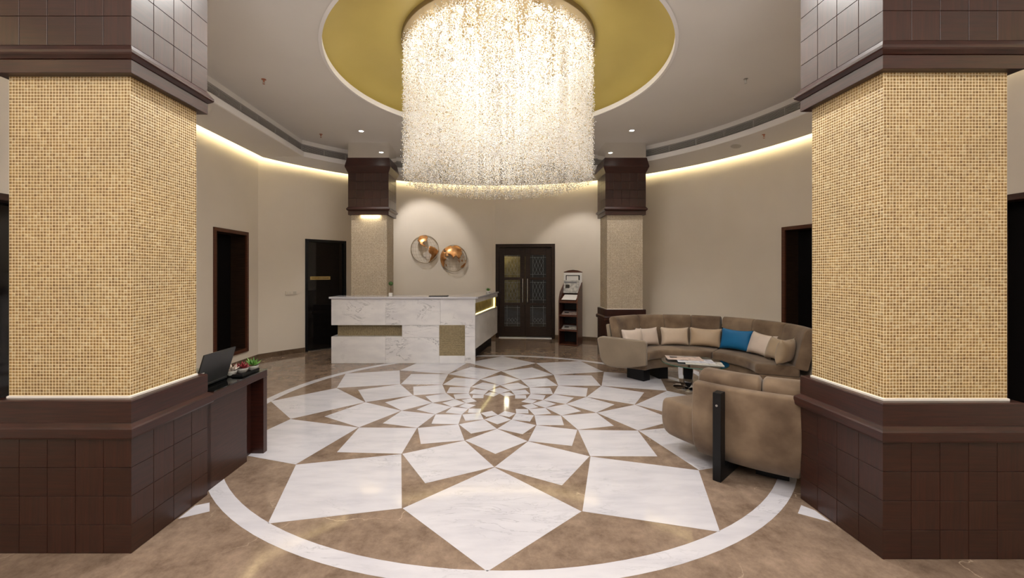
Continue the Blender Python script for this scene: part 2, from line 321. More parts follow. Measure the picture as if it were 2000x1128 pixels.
# ------------------------------------------------------------------ mesh helpers
class MB:
    def __init__(s): s.v = []; s.f = []
    def add(s, vs, fs):
        o = len(s.v); s.v += [tuple(v) for v in vs]; s.f += [tuple(i + o for i in f) for f in fs]
    def box(s, x0, x1, y0, y1, z0, z1, M4=None, bev=0):
        if bev:
            bm = bmesh.new(); bmesh.ops.create_cube(bm, size=1)
            bmesh.ops.scale(bm, vec=(x1 - x0, y1 - y0, z1 - z0), verts=bm.verts)
            bmesh.ops.translate(bm, vec=((x0 + x1) / 2, (y0 + y1) / 2, (z0 + z1) / 2), verts=bm.verts)
            bmesh.ops.bevel(bm, geom=bm.edges[:], offset=bev, segments=2, profile=.6, affect='EDGES')
            if M4: bmesh.ops.transform(bm, matrix=M4, verts=bm.verts)
            bm.verts.index_update()
            s.add([v.co for v in bm.verts], [[v.index for v in f.verts] for f in bm.faces]); bm.free(); return
        vs = [(x0, y0, z0), (x1, y0, z0), (x1, y1, z0), (x0, y1, z0), (x0, y0, z1), (x1, y0, z1), (x1, y1, z1), (x0, y1, z1)]
        if M4: vs = [M4 @ Vector(v) for v in vs]
        s.add(vs, [(3, 2, 1, 0), (4, 5, 6, 7), (0, 1, 5, 4), (1, 2, 6, 5), (2, 3, 7, 6), (3, 0, 4, 7)])
    def prism(s, poly, z0, z1, M4=None):
        n = len(poly)
        vs = [(x, y, z0) for x, y in poly] + [(x, y, z1) for x, y in poly]
        if M4: vs = [M4 @ Vector(v) for v in vs]
        s.add(vs, [tuple(range(n - 1, -1, -1)), tuple(range(n, 2 * n))] + [(i, (i + 1) % n, n + (i + 1) % n, n + i) for i in range(n)])
    def grid(s, rows, closed_u=False, closed_v=False, cap=False):
        """rows: list of equal-length vertex rows"""
        o = len(s.v); n = len(rows[0]); m = len(rows)
        for r in rows: s.v += [tuple(p) for p in r]
        for i in range(m if closed_v else m - 1):
            for j in range(n if closed_u else n - 1):
                a = o + i * n + j; b = o + i * n + (j + 1) % n; c = o + ((i + 1) % m) * n + (j + 1) % n; d = o + ((i + 1) % m) * n + j
                s.f.append((a, b, c, d))
        if cap:
            s.f.append(tuple(o + j for j in range(n - 1, -1, -1))); s.f.append(tuple(o + (m - 1) * n + j for j in range(n)))
    def lathe(s, prof, n=32, c=(0, 0, 0), cap=True):
        rows = [[(c[0] + r * math.cos(2 * PI * k / n), c[1] + r * math.sin(2 * PI * k / n), c[2] + z) for k in range(n)] for r, z in prof]
        s.grid(rows, closed_u=True, cap=cap)
    def tube(s, pts, r, n=6, closed=False):
        pts = [Vector(p) for p in pts]; rows = []
        for i, p in enumerate(pts):
            a = pts[i - 1] if (i > 0 or closed) else p; b = pts[(i + 1) % len(pts)] if (i < len(pts) - 1 or closed) else p
            t = (b - a).normalized(); up = Vector((0, 0, 1)) if abs(t.z) < .9 else Vector((1, 0, 0))
            u = t.cross(up).normalized(); w = t.cross(u)
            rr = r[i] if isinstance(r, (list, tuple)) else r
            rows.append([p + (u * math.cos(2 * PI * k / n) + w * math.sin(2 * PI * k / n)) * rr for k in range(n)])
        s.grid(rows, closed_u=True, closed_v=closed, cap=not closed)
    def rectloft(s, w, d, prof, cx=0, cy=0):
        """profile (offset, z) run round a w x d rectangle with mitred corners, ends capped"""
        rows = []
        for o, z in prof:
            a, b = w / 2 + o, d / 2 + o
            rows.append([(cx - a, cy - b, z), (cx + a, cy - b, z), (cx + a, cy + b, z), (cx - a, cy + b, z)])
        s.grid(rows, closed_u=True, cap=True)
    def arc(s, prof, c, a0, a1, n=24, soft=.012, steps=(0, .35, .75, 1)):
        """closed profile (r, z) swept about the vertical axis through c between two angles; ends softly rounded"""
        cr = sum(p[0] for p in prof) / len(prof); cz = sum(p[1] for p in prof) / len(prof)
        if a1 < a0: a0, a1 = a1, a0
        rm = cr; da = soft / rm
        st = []
        if soft:
            for q in (0, .3, .7): st.append((a0 + da * q, soft * (1 - math.sin(q * PI / 2)) ** 1.0))
            for k in range(n + 1): st.append((a0 + da + (a1 - a0 - 2 * da) * k / n, 0))
            for q in (.7, .3, 0): st.append((a1 - da * q, soft * (1 - math.sin(q * PI / 2))))
        else:
            for k in range(n + 1): st.append((a0 + (a1 - a0) * k / n, 0))
        rows = []
        for a, ins in st:
            row = []
            for r, z in prof:
                dr, dz = r - cr, z - cz; L = math.hypot(dr, dz) or 1
                rr, zz = r - dr / L * ins, z - dz / L * ins
                row.append((c[0] + rr * math.cos(a), c[1] + rr * math.sin(a), zz))
            rows.append(row)
        s.grid(rows, closed_u=True, cap=True)
    def mesh(s, name, mat, smooth=False, autosmooth=None):
        me = bpy.data.meshes.new(name); me.from_pydata(s.v, [], s.f)
        bm = bmesh.new(); bm.from_mesh(me); bmesh.ops.recalc_face_normals(bm, faces=bm.faces); bm.to_mesh(me); bm.free()
        if mat: me.materials.append(mat)
        if smooth:
            for p in me.polygons: p.use_smooth = True
            if autosmooth is not None: me.set_sharp_from_angle(angle=rad(autosmooth))
        return me
    def build(s, name, mat, parent=None, smooth=False, autosmooth=40, loc=None):
        return link(name, s.mesh(name, mat, smooth, autosmooth), parent, loc)
def link(name, me, parent=None, loc=None):
    o = bpy.data.objects.new(name, me); COL.objects.link(o)
    if parent: o.parent = parent
    if loc is not None: o.location = loc
    return o
def tag(o, label=None, cat=None, group=None, kind=None):
    if label: o['label'] = label
    if cat: o['category'] = cat
    if group: o['group'] = group
    if kind: o['kind'] = kind
    return o
def thing(name, label, cat, loc=(0, 0, 0), rz=0, group=None):
    o = bpy.data.objects.new(name, None); COL.objects.link(o); o.empty_display_size = .1
    o.location = loc; o.rotation_euler = (0, 0, rz)
    return tag(o, label, cat, group)
def copy_tree(o, parent=None, depth=0):
    c = o.copy(); COL.objects.link(c); c.parent = parent
    for ch in o.children: copy_tree(ch, c, depth + 1)
    return c
def rounded(poly, r, n=4):
    """round the corners of a closed 2D polygon; r may be a list"""
    out = []; m = len(poly)
    for i, p in enumerate(poly):
        p = Vector(p); a = Vector(poly[i - 1]); b = Vector(poly[(i + 1) % m])
        ri = r[i] if isinstance(r, (list, tuple)) else r
        ri = min(ri, (a - p).length * .48, (b - p).length * .48)
        if ri <= 0: out.append(tuple(p)); continue
        p0 = p + (a - p).normalized() * ri; p1 = p + (b - p).normalized() * ri
        for k in range(n + 1):
            t = k / n; out.append(tuple(p0 * (1 - t) ** 2 + p * 2 * t * (1 - t) + p1 * t * t))
    return out
def fast_mesh(name, co, quads, mat):
    me = bpy.data.meshes.new(name)
    k = quads.shape[1]
    me.vertices.add(len(co)); me.vertices.foreach_set('co', co.astype(np.float32).ravel())
    me.loops.add(quads.size); me.loops.foreach_set('vertex_index', quads.astype(np.int32).ravel())
    me.polygons.add(len(quads)); me.polygons.foreach_set('loop_start', np.arange(0, quads.size, k, dtype=np.int32))
    me.update(calc_edges=True); me.validate()
    me.materials.append(mat)
    return me
def tiles(faces, pitch=.0169, size=.0137, depth=.0012):
    """faces: list of (origin, u vector, v vector, normal) ; returns vertices and quads of loose little tiles"""
    vs, fs, base = [], [], 0
    for o, u, v, n in faces:
        o, u, v, n = map(np.array, (o, u, v, n)); U = np.linalg.norm(u); V = np.linalg.norm(v); u = u / U; v = v / V
        nu, nv = int(round(U / pitch)), int(round(V / pitch)); pu, pv = U / nu, V / nv
        gu, gv = np.meshgrid(np.arange(nu), np.arange(nv)); gu = gu.ravel(); gv = gv.ravel()
        c = o + np.outer((gu + .5) * pu, u) + np.outer((gv + .5) * pv, v)
        h = size / 2; q = h * .86
        jit = rng.uniform(-.0004, .0004, (len(c), 1))
        P = []
        for su, sv in ((-1, -1), (1, -1), (1, 1), (-1, 1)): P.append(c + su * h * u + sv * h * v)
        for su, sv in ((-1, -1), (1, -1), (1, 1), (-1, 1)): P.append(c + su * q * u + sv * q * v + n * (depth + jit))
        P = np.stack(P, 1).reshape(-1, 3)
        k = np.arange(len(c))[:, None] * 8 + base
        F = np.concatenate([k + np.array(f) for f in ((4, 5, 6, 7), (0, 1, 5, 4), (1, 2, 6, 5), (2, 3, 7, 6), (3, 0, 4, 7))])
        vs.append(P); fs.append(F); base += len(P)
    return np.concatenate(vs), np.concatenate(fs)

# ------------------------------------------------------------------ room shell
C0 = (.03, 4.8)
KW = math.atan2(2.35, -4.15)                # wall kink (-4.12, 7.15)
def wall_pt(a, r=4.72): return (C0[0] + r * math.cos(a), C0[1] + r * math.sin(a))
A1, B1 = (-3.609, 7.806), (-3.045, 8.381)       # office door
A2, B2 = (0.0, 9.50), (1.349, 9.37)          # double glass door
NI0, NI1 = (4.464, 6.417), (4.682, 5.581)     # right niche

def wall(name, pts, ops, label, ztop=3.95):
    """pts along the wall; ops[i] = (z0, z1, curved) opening in segment i; a curved header keeps to the arc above a straight frame"""
    mb = MB()
    def quad(p, q, a, b): mb.add([(*p, a), (*q, a), (*q, b), (*p, b)], [(0, 1, 2, 3)])
    for i in range(len(pts) - 1):
        p, q = pts[i], pts[i + 1]
        if i not in ops: quad(p, q, 0, ztop); continue
        z0, z1, curved = ops[i]
        path = [p, q]
        if curved:
            a0 = math.atan2(p[1] - C0[1], p[0] - C0[0]); a1 = math.atan2(q[1] - C0[1], q[0] - C0[0])
            r0, r1 = math.dist(p, C0), math.dist(q, C0)
            path = [wall_pt(a0 + (a1 - a0) * k / 10, r0 + (r1 - r0) * k / 10) for k in range(11)]
        for u, v in zip(path, path[1:]):
            if z0 > 0: quad(u, v, 0, z0)
            quad(u, v, z1, ztop)
    return tag(mb.build(name, M['wall']), label, 'wall', kind='structure')

# floor with its inlaid medallion
mb = MB(); mb.box(-6.5, 6.5, -5, 13.5, -.12, 0)
floor = tag(mb.build('floor', M['floor']), 'polished brown marble lobby floor with white inlaid flower', 'floor', kind='structure')
FX, FY, ROT = .037, 4.73, rad(-1.7)
S0, Q = 2.2, .7035
def fp(r, deg):                              # 0 deg points at the camera
    a = rad(deg) - PI / 2 + ROT
    return (FX + r * math.cos(a), FY + r * math.sin(a))
TH = .0008
for ring in range(6):
    s = S0 * Q ** ring; tip = s * 1.21; inn = s * Q
    for k in range(12):
        c = k * 30 + (15 if ring % 2 else 0)
        g = .0035 / s * 57
        poly = [fp(tip, c), fp(s * .999, c + 15 - g), fp(inn * 1.004, c), fp(s * .999, c - 15 + g)]
        mb = MB(); ctr = Vector((sum(p[0] for p in poly) / 4, sum(p[1] for p in poly) / 4))
        mb.prism([(p[0] - ctr.x, p[1] - ctr.y) for p in poly], -.01, TH)
        mb.build('marble_petal', M['marble'], floor, loc=(ctr.x, ctr.y, 0))
mb = MB(); n = 128
rows = [[(FX + r * math.cos(2 * PI * k / n), FY + r * math.sin(2 * PI * k / n), z) for k in range(n)] for r, z in ((2.655, -.01), (2.655, TH), (2.765, TH), (2.765, -.01))]
mb.grid(rows, closed_u=True, closed_v=True)
mb.build('marble_ring', M['marble'], floor)

for poly in ([(-1.936, 2.513), (-1.798, 2.591), (-1.867, 2.69), (-1.936, 2.655)], [(2.015, 2.478), (2.015, 2.60), (1.972, 2.66), (1.885, 2.57)]):
    mb = MB(); mb.prism(poly, -.01, TH); mb.build('added_white_patch', M['marble'], floor)  # white patches added beside the front columns, not part of the real inlay

# walls
n = 40
a_end = math.atan2(9.37 - C0[1], 1.349 - C0[0])
aA, aB = math.atan2(A1[1] - C0[1], A1[0] - C0[0]), math.atan2(B1[1] - C0[1], B1[0] - C0[0])
aC = math.atan2(A2[1] - C0[1], A2[0] - C0[0])
LW = [(-4.12, -4), (-4.12, 2.5), (-4.12, 3.9), (-4.12, 6.008), (-4.12, 6.85), (-4.12, 7.15)]
W1 = (6.008, 6.85, .20, 2.168)
wall('wall_left', LW, {1: (0, 2.16, 0), 3: (W1[2], W1[3], 0)}, 'beige straight wall on the left with a dark tall niche')
BW = [(-4.12, 7.15)] + [wall_pt(KW + (aA - KW) * k / 14, 4.77 - .05 * k / 14) for k in range(1, 14)] + [A1, B1]
iA = len(BW) - 2
BW += [wall_pt(aB + (aC - aB) * k / 50) for k in range(1, 50)] + [A2, B2]
iC = len(BW) - 2
aN = math.atan2(NI0[1] - C0[1], NI0[0] - C0[0])
aSplit = rad(45)
BW += [wall_pt(a_end + (aSplit - a_end) * k / 24, 4.72 + (math.dist(B2, C0) - 4.72) * (1 - k / 24)) for k in range(1, 25)]
wall('wall_back', BW, {iA: (0, 2.135, 1), iC: (0, 2.15, 1)}, 'beige curved back wall with globes, office door and glass doors')
RW = [wall_pt(aSplit + (aN - aSplit) * k / 24) for k in range(24)] + [NI0, NI1]
iN = len(RW) - 2
aN1 = math.atan2(NI1[1] - C0[1], NI1[0] - C0[0])
RW += [wall_pt(aN1 * (1 - k / 10)) for k in range(1, 11)] + [(4.75, 4.0), (4.75, 2.5), (4.75, -4)]
iR = len(RW) - 3
wall('wall_right', RW, {iN: (.2, 2.2, 1), iR: (0, 2.22, 0)}, 'beige curved wall on the right behind the sofa')

# soffit with cove
def smooth(t): t = max(0, min(1, t)); return t * t * (3 - 2 * t)
RZ, CZ0, CZ1 = 3.60, 3.48, 3.76             # lip bottom, cove edge, closed top
ris, cov, wal = [], [], []
for k in range(13):
    t = k / 12; ris.append((-3.5, -4 + t * 11.45)); cov.append((-4.0, -4 + t * 11.08)); wal.append((-4.12, -4 + 11.15 * t))
ar0 = math.atan2(7.45 - C0[1], -3.53); ac0 = math.atan2(2.28, -4.03)
for k in range(1, 49):
    t = k / 48
    ris.append(wall_pt(ar0 * (1 - t), 4.41 - .28 * smooth(t / .45)))
    cov.append(wall_pt(ac0 * (1 - t), 4.63 - .03 * smooth(t * 4))); wal.append(wall_pt(KW * (1 - t), 4.80))
for k in range(1, 9):
    t = k / 8; ris.append((4.16, 4.8 - 8.8 * t)); cov.append((4.63, 4.8 - 8.8 * t)); wal.append((4.83, 4.8 - 8.8 * t))
def normals(path):                           # unit normals pointing out of the room
    out = []
    for i, p in enumerate(path):
        q0, q1 = path[max(i - 1, 0)], path[min(i + 1, len(path) - 1)]
        n_ = Vector((q1[1] - q0[1], q0[0] - q1[0])).normalized() if True else None
        if n_.dot(Vector(p) - Vector((C0[0], min(p[1], C0[1])))) < 0: n_ = -n_
        out.append(n_)
    return out
nr_, nc_ = normals(ris), normals(cov)
def off(p, n_, d): return (p[0] + n_.x * d, p[1] + n_.y * d)
mb = MB(); rows = []
for r, c, w, m1, m2 in zip(ris, cov, wal, nr_, nc_):
    b = off(r, m1, .05); l = off(r, m1, -.03); ci = off(c, m2, -.05)
    rows.append([(*r, CZ + .03), (*r, 3.825), (*b, 3.825), (*b, 3.68), (*l, 3.675), (*l, RZ), (*c, CZ0), (*c, CZ0 + .05), (*ci, CZ0 + .05), (*ci, CZ1), (*w, CZ1)])
mb.grid(rows)
soffit = tag(mb.build('trim_1', M['ceiling']), 'dropped ceiling soffit band along the curved walls', 'soffit', kind='structure')
mb = MB(); rows = []
for r, m1 in zip(ris, nr_):
    l2 = off(r, m1, -.036); b = off(r, m1, .02)
    rows.append([(*b, 3.682), (*l2, 3.682), (*l2, RZ - .004), (*b, RZ - .004)])
mb.grid(rows, closed_u=True)
mb.build('lip', M['white'], soffit)
mb = MB(); rows = []
for c, m2 in list(zip(cov, nc_))[1:-1]:
    p = off(c, m2, -.02); rows.append([(*p, CZ0 + .052), (*p, CZ0 + .10)])
mb.grid(rows)
tag(mb.build('led_strip', M['cove'], soffit), 'glowing warm cove strip')

# ceiling plate with the round recess
mb = MB(); nseg = 160
DX, DY, DR = .03, 5.0, 1.975
outer = ris + [(4.16, -4.0), (-3.5, -4.0)]
def ray_outer(a):
    d = (math.cos(a), math.sin(a)); best = None
    for i in range(len(outer)):
        p, q = outer[i], outer[(i + 1) % len(outer)]
        ex, ey = q[0] - p[0], q[1] - p[1]; den = d[0] * ey - d[1] * ex
        if abs(den) < 1e-9: continue
        t = ((p[0] - DX) * ey - (p[1] - DY) * ex) / den; u = ((p[0] - DX) * d[1] - (p[1] - DY) * d[0]) / den
        if t > 0 and -1e-6 <= u <= 1 + 1e-6 and (best is None or t < best): best = t
    return (DX + d[0] * (best + .005), DY + d[1] * (best + .005))
angs = sorted([2 * PI * k / nseg for k in range(nseg)] + [math.atan2(p[1] - DY, p[0] - DX) % (2 * PI) for p in outer])
rows = [[(DX + DR * math.cos(a), DY + DR * math.sin(a), CZ) for a in angs], [(*ray_outer(a), CZ) for a in angs]]
mb.grid(rows, closed_u=True)
ceiling = tag(mb.build('ceiling', M['ceiling']), 'pale grey beige lobby ceiling with a round gold recess', 'ceiling', kind='structure')
mb = MB(); mb.lathe([(DR + .03, CZ - .004), (DR - .005, CZ - .008), (DR - .005, CZ + .062), (DR + .12, CZ + .062)], 128, (DX, DY, 0), cap=False)
mb.build('recess_rim', M['white'], ceiling, True, 30)
mb = MB()
prof = [(DR + .12, CZ + .06), (DR + .10, CZ + .085), (DR + .03, CZ + .125), (DR - .06, CZ + .175), (DR - .15, CZ + .225), (DR - .24, CZ + .263), (DR - .36, CZ + .293), (DR - .52, CZ + .314), (1.2, CZ + .325), (.6, CZ + .33), (.01, CZ + .33)]
mb.lathe(prof, 128, (DX, DY, 0), cap=False)
mb.build('gold_dome', M['gold_paint'], ceiling, True, 60)

# baseboards, one stone piece after the other
def baseboard(name, pts, label, h=.085, step=.40, skip=()):
    root = None
    L = [0]
    for i in range(len(pts) - 1): L.append(L[-1] + math.dist(pts[i], pts[i + 1]))
    def at(s):
        for i in range(len(pts) - 1):
            if s <= L[i + 1] + 1e-9:
                t = (s - L[i]) / (L[i + 1] - L[i]); p, q = pts[i], pts[i + 1]
                return Vector((p[0] + (q[0] - p[0]) * t, p[1] + (q[1] - p[1]) * t))
        return Vector(pts[-1])
    s = 0; pieces = []
    while s < L[-1] - .03:
        e = min(s + step, L[-1]); p, q = at(s + .002), at(e - .002); d = (q - p).normalized(); nrm = Vector((d.y, -d.x))
        if nrm.dot(Vector((C0[0], C0[1])) - p) < 0: nrm = -nrm
        mb = MB(); poly = [p, q, q + nrm * .014, p + nrm * .014]
        mb.prism([(v.x, v.y) for v in poly], 0, h); pieces.append(mb); s = e
    root = bpy.data.objects.new(name, None); COL.objects.link(root); tag(root, label, 'baseboard', kind='structure')
    for m_ in pieces: m_.build('tile', M['skirt'], root)
    return root
baseboard('baseboard_left', [(-4.12, 3.95), (-4.12, 7.15)], 'brown stone skirting under the left niche')
baseboard('baseboard_back', BW[:iA + 1], 'brown stone skirting left of the office door')
baseboard('baseboard_middle', BW[iA + 1:iC + 1], 'brown stone skirting behind the reception counter')
baseboard('baseboard_right', BW[iC + 1:] + RW[1:iN + 1] + RW[iN + 1:iR + 1], 'brown stone skirting right of the glass doors')

# ------------------------------------------------------------------ openings
def frame_niche(name, P0, P1, z0, z1, depth, label, cat, leafcol='darkglass', fw=.055, proud=.02, wood='redwood', jam='darkwood', bottom=True, kind_depth_in=None):
    """a timber lined opening between two floor points (P0 left, P1 right seen from the room)"""
    P0, P1 = Vector(P0), Vector(P1); L = (P1 - P0).length; d = (P1 - P0) / L
    n = Vector((d.y, -d.x))
    if n.dot(Vector(C0) - P0) < 0: n = -n              # n points into the room
    root = bpy.data.objects.new(name, None); COL.objects.link(root); tag(root, label, cat, kind='structure')
    root.location = (P0.x, P0.y, 0); root.rotation_euler = (0, 0, math.atan2(d.y, d.x))
    sgn = 1 if Vector((-d.y, d.x)).dot(n) > 0 else -1  # local +y towards the room?
    def yb(a, b):
        a, b = a * sgn, b * sgn
        return (min(a, b), max(a, b))
    y0, y1 = yb(-.01, proud)
    mb = MB()
    mb.box(0, fw, y0, y1, z0, z1, bev=.004); mb.box(L - fw, L, y0, y1, z0, z1, bev=.004); mb.box(fw, L - fw, y0, y1, z1 - fw, z1, bev=.004)
    if bottom: mb.box(fw, L - fw, y0, y1, z0, z0 + fw, bev=.004)
    mb.build('frame', M[wood], root)
    y0, y1 = yb(-depth, -.01); mb = MB(); t = .03
    mb.box(fw - t, fw, y0, y1, z0, z1); mb.box(L - fw, L - fw + t, y0, y1, z0, z1); mb.box(fw - t, L - fw + t, y0, y1, z1 - fw, z1 - fw + t)
    if bottom: mb.box(fw - t, L - fw + t, y0, y1, z0 + fw - t, z0 + fw)
    mb.build('lining', M[jam], root)
    return root, L, yb
r, L, yb = frame_niche('window_1', (-4.12, W1[0]), (-4.12, W1[1]), W1[2], W1[3], .25, 'tall dark window niche framed in brown wood on the left wall', 'window')
mb = MB(); y0, y1 = yb(-.27, -.25); mb.box(.02, L - .02, y0, y1, W1[2], W1[3]); mb.build('pane', M['darkglass'], r)
mb = MB(); y0, y1 = yb(-.25, -.225); mb.box(.40, .43, y0, y1, W1[2] + .05, W1[3] - .05); mb.build('mullion', M['darkwood'], r)
r, L, yb = frame_niche('window_2', NI1, NI0, .2, 2.205, .25, 'tall dark window niche behind the sofa on the right wall', 'window')
mb = MB(); y0, y1 = yb(-.27, -.25); mb.box(.02, L - .02, y0, y1, .2, 2.2); mb.build('pane', M['darkglass'], r)
r, L, yb = frame_niche('door_3', (-4.12, 2.5), (-4.12, 3.9), 0, 2.16, .2, 'dark doorway at the far left edge behind the front column', 'door', bottom=False, wood='wood')
mb = MB(); y0, y1 = yb(-.2, -.16); mb.box(.03, L - .03, y0, y1, 0.005, 2.12); mb.build('leaf', M['darkglass'], r)
r, L, yb = frame_niche('door_4', (4.75, 2.5), (4.75, 4.0), 0, 2.22, .2, 'dark doorway at the far right edge behind the front column', 'door', bottom=False, wood='wood')
mb = MB(); y0, y1 = yb(-.2, -.16); mb.box(.03, L - .03, y0, y1, 0.005, 2.18); mb.build('leaf', M['darkglass'], r)

# office door
r, L, yb = frame_niche('door_1', A1, B1, 0, 2.14, .12, 'black office door with a small brass name plate', 'door', fw=.05, bottom=False, wood='black', jam='black')
y0, y1 = yb(-.07, -.03); mb = MB(); mb.box(.05, L - .05, y0, y1, .012, 2.09, bev=.004); leaf = mb.build('leaf', M['darkglass'], r)
mb = MB(); mb.box(.05, L - .05, *yb(-.12, .03), .0, .011); mb.build('threshold', M['steel'], r)
y0, y1 = yb(-.03, -.022); mb = MB(); mb.box(.105, .495, y0, y1, 1.36, 1.425, bev=.002); sign = mb.build('name_plate', M['goldsign'], leaf)
def text(name, body, size, loc, rot, parent, mat, extr=.0008):
    cu = bpy.data.curves.new(name, 'FONT'); cu.body = body; cu.size = size; cu.align_x = 'CENTER'; cu.align_y = 'CENTER'; cu.extrude = extr
    tmp = bpy.data.objects.new(name, cu); COL.objects.link(tmp)
    dg = bpy.context.evaluated_depsgraph_get(); me = bpy.data.meshes.new_from_object(tmp.evaluated_get(dg))
    bpy.data.objects.remove(tmp); me.materials.clear(); me.materials.append(mat)
    o = bpy.data.objects.new(name, me); COL.objects.link(o); o.parent = parent; o.location = loc; o.rotation_euler = rot
    return o
# local +y is into the wall here, so the room side faces -y
text('lettering', 'FRONT OFFICE MANAGER', .028, (.30, yb(-.021, -.021)[0], 1.392), (PI / 2, 0, 0), leaf, M['ink'])

# double glass door and the lounge behind it
r, L, yb = frame_niche('door_2', A2, B2, 0, 2.155, .14, 'dark wood double door with six leaded glass panes and steel pulls', 'door', fw=.075, bottom=False, wood='darkwood')
iw = L - .15; lw = iw / 2
ys = yb(-.075, -.03)
for s in range(2):
    x0 = .075 + s * lw; x1 = x0 + lw; g = .003
    gx0, gx1 = x0 + .125, x1 - .115
    if s: gx0, gx1 = x0 + .115, x1 - .125
    zs = [(.265, .745), (.805, 1.33), (1.39, 1.90)]
    mb = MB()
    mb.box(x0 + g, gx0, *ys, .045, 2.075, bev=.003); mb.box(gx1, x1 - g, *ys, .045, 2.075, bev=.003)
    for a, b in ((.045, zs[0][0]), (zs[0][1], zs[1][0]), (zs[1][1], zs[2][0]), (zs[2][1], 2.075)): mb.box(gx0, gx1, *ys, a, b, bev=.003)
    leaf = mb.build('leaf', M['darkwood'], r)
    for a, b in zs:
        mb = MB(); mb.box(gx0, gx1, *yb(-.056, -.05), a, b); mb.build('pane', M['doorglass'], leaf)
        mb = MB(); w = gx1 - gx0; yy = yb(-.05, -.046); t = .0028
        for q in (.06, w - .06): mb.box(gx0 + q - t / 2, gx0 + q + t / 2, *yy, a, b)
        for q in (.07, b - a - .05): mb.box(gx0, gx1, *yy, a + q - t / 2, a + q + t / 2)
        cx = (gx0 + gx1) / 2
        for k in range(-1, 2):
            for zc_, hh in ((a + .14, .05),) if a < .5 else ((a + (b - a) * .35, .10), (a + (b - a) * .72, .10)):
                p = [(cx + k * .075 - .037, zc_), (cx + k * .075, zc_ + hh), (cx + k * .075 + .037, zc_), (cx + k * .075, zc_ - hh)]
                for i in range(4):
                    u, v = Vector(p[i]), Vector(p[(i + 1) % 4]); nn = (v - u).normalized(); nn = Vector((-nn.y, nn.x)) * t * .4
                    pts = [u + nn, v + nn, v - nn, u - nn]
                    mb.add([(q.x, yy[0], q.y) for q in pts] + [(q.x, yy[1], q.y) for q in pts], [(0, 1, 2, 3), (4, 5, 6, 7), (0, 1, 5, 4), (1, 2, 6, 5), (2, 3, 7, 6), (3, 0, 4, 7)])
        mb.build('leading', M['leading'], leaf)
    mb = MB(); hx = x1 - .055 if s == 0 else x0 + .055
    yo = yb(-.01, .03); mid = yb(.02, .02)[0]
    mb.tube([(hx, mid, .82), (hx, mid, 1.36)], .011, 10)
    for zz in (.88, 1.30): mb.tube([(hx, yb(-.03, -.03)[0], zz), (hx, mid, zz)], .007, 8)
    mb.build('pull_handle', M['chrome'], leaf, True)
mb = MB(); mb.box(.075, L - .075, *yb(-.12, .04), 0, .012); mb.build('threshold', M['marble_grey'], r)

# lounge beyond the glass doors
lounge = bpy.data.objects.new('wall_lounge', None); COL.objects.link(lounge); tag(lounge, 'dim lounge seen through the glass doors', 'room', kind='structure')
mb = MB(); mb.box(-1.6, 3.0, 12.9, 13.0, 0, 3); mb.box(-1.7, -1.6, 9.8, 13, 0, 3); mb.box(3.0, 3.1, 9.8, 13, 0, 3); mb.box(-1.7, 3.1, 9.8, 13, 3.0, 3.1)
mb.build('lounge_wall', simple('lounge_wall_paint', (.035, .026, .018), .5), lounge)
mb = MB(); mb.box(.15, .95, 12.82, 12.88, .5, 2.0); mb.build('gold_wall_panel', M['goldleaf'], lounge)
lamp('POINT', 'lounge_lamp', (.3, 12.3, 2.3), 7, (1, .85, .6), shadow_soft_size=.1)
for k in range(6):
    mb = MB(); mb.lathe([(.0, 0), (.03, .01), (.035, .03), (.02, .05), (.0, .055)], 10, (.15 + .09 * (k % 3), 11.2 + .3 * (k // 3) + .1 * (k % 3), 2.25 - .05 * (k % 3)), cap=False)
    mb.build('lounge_bulb', M['lampglow'], lounge, True)

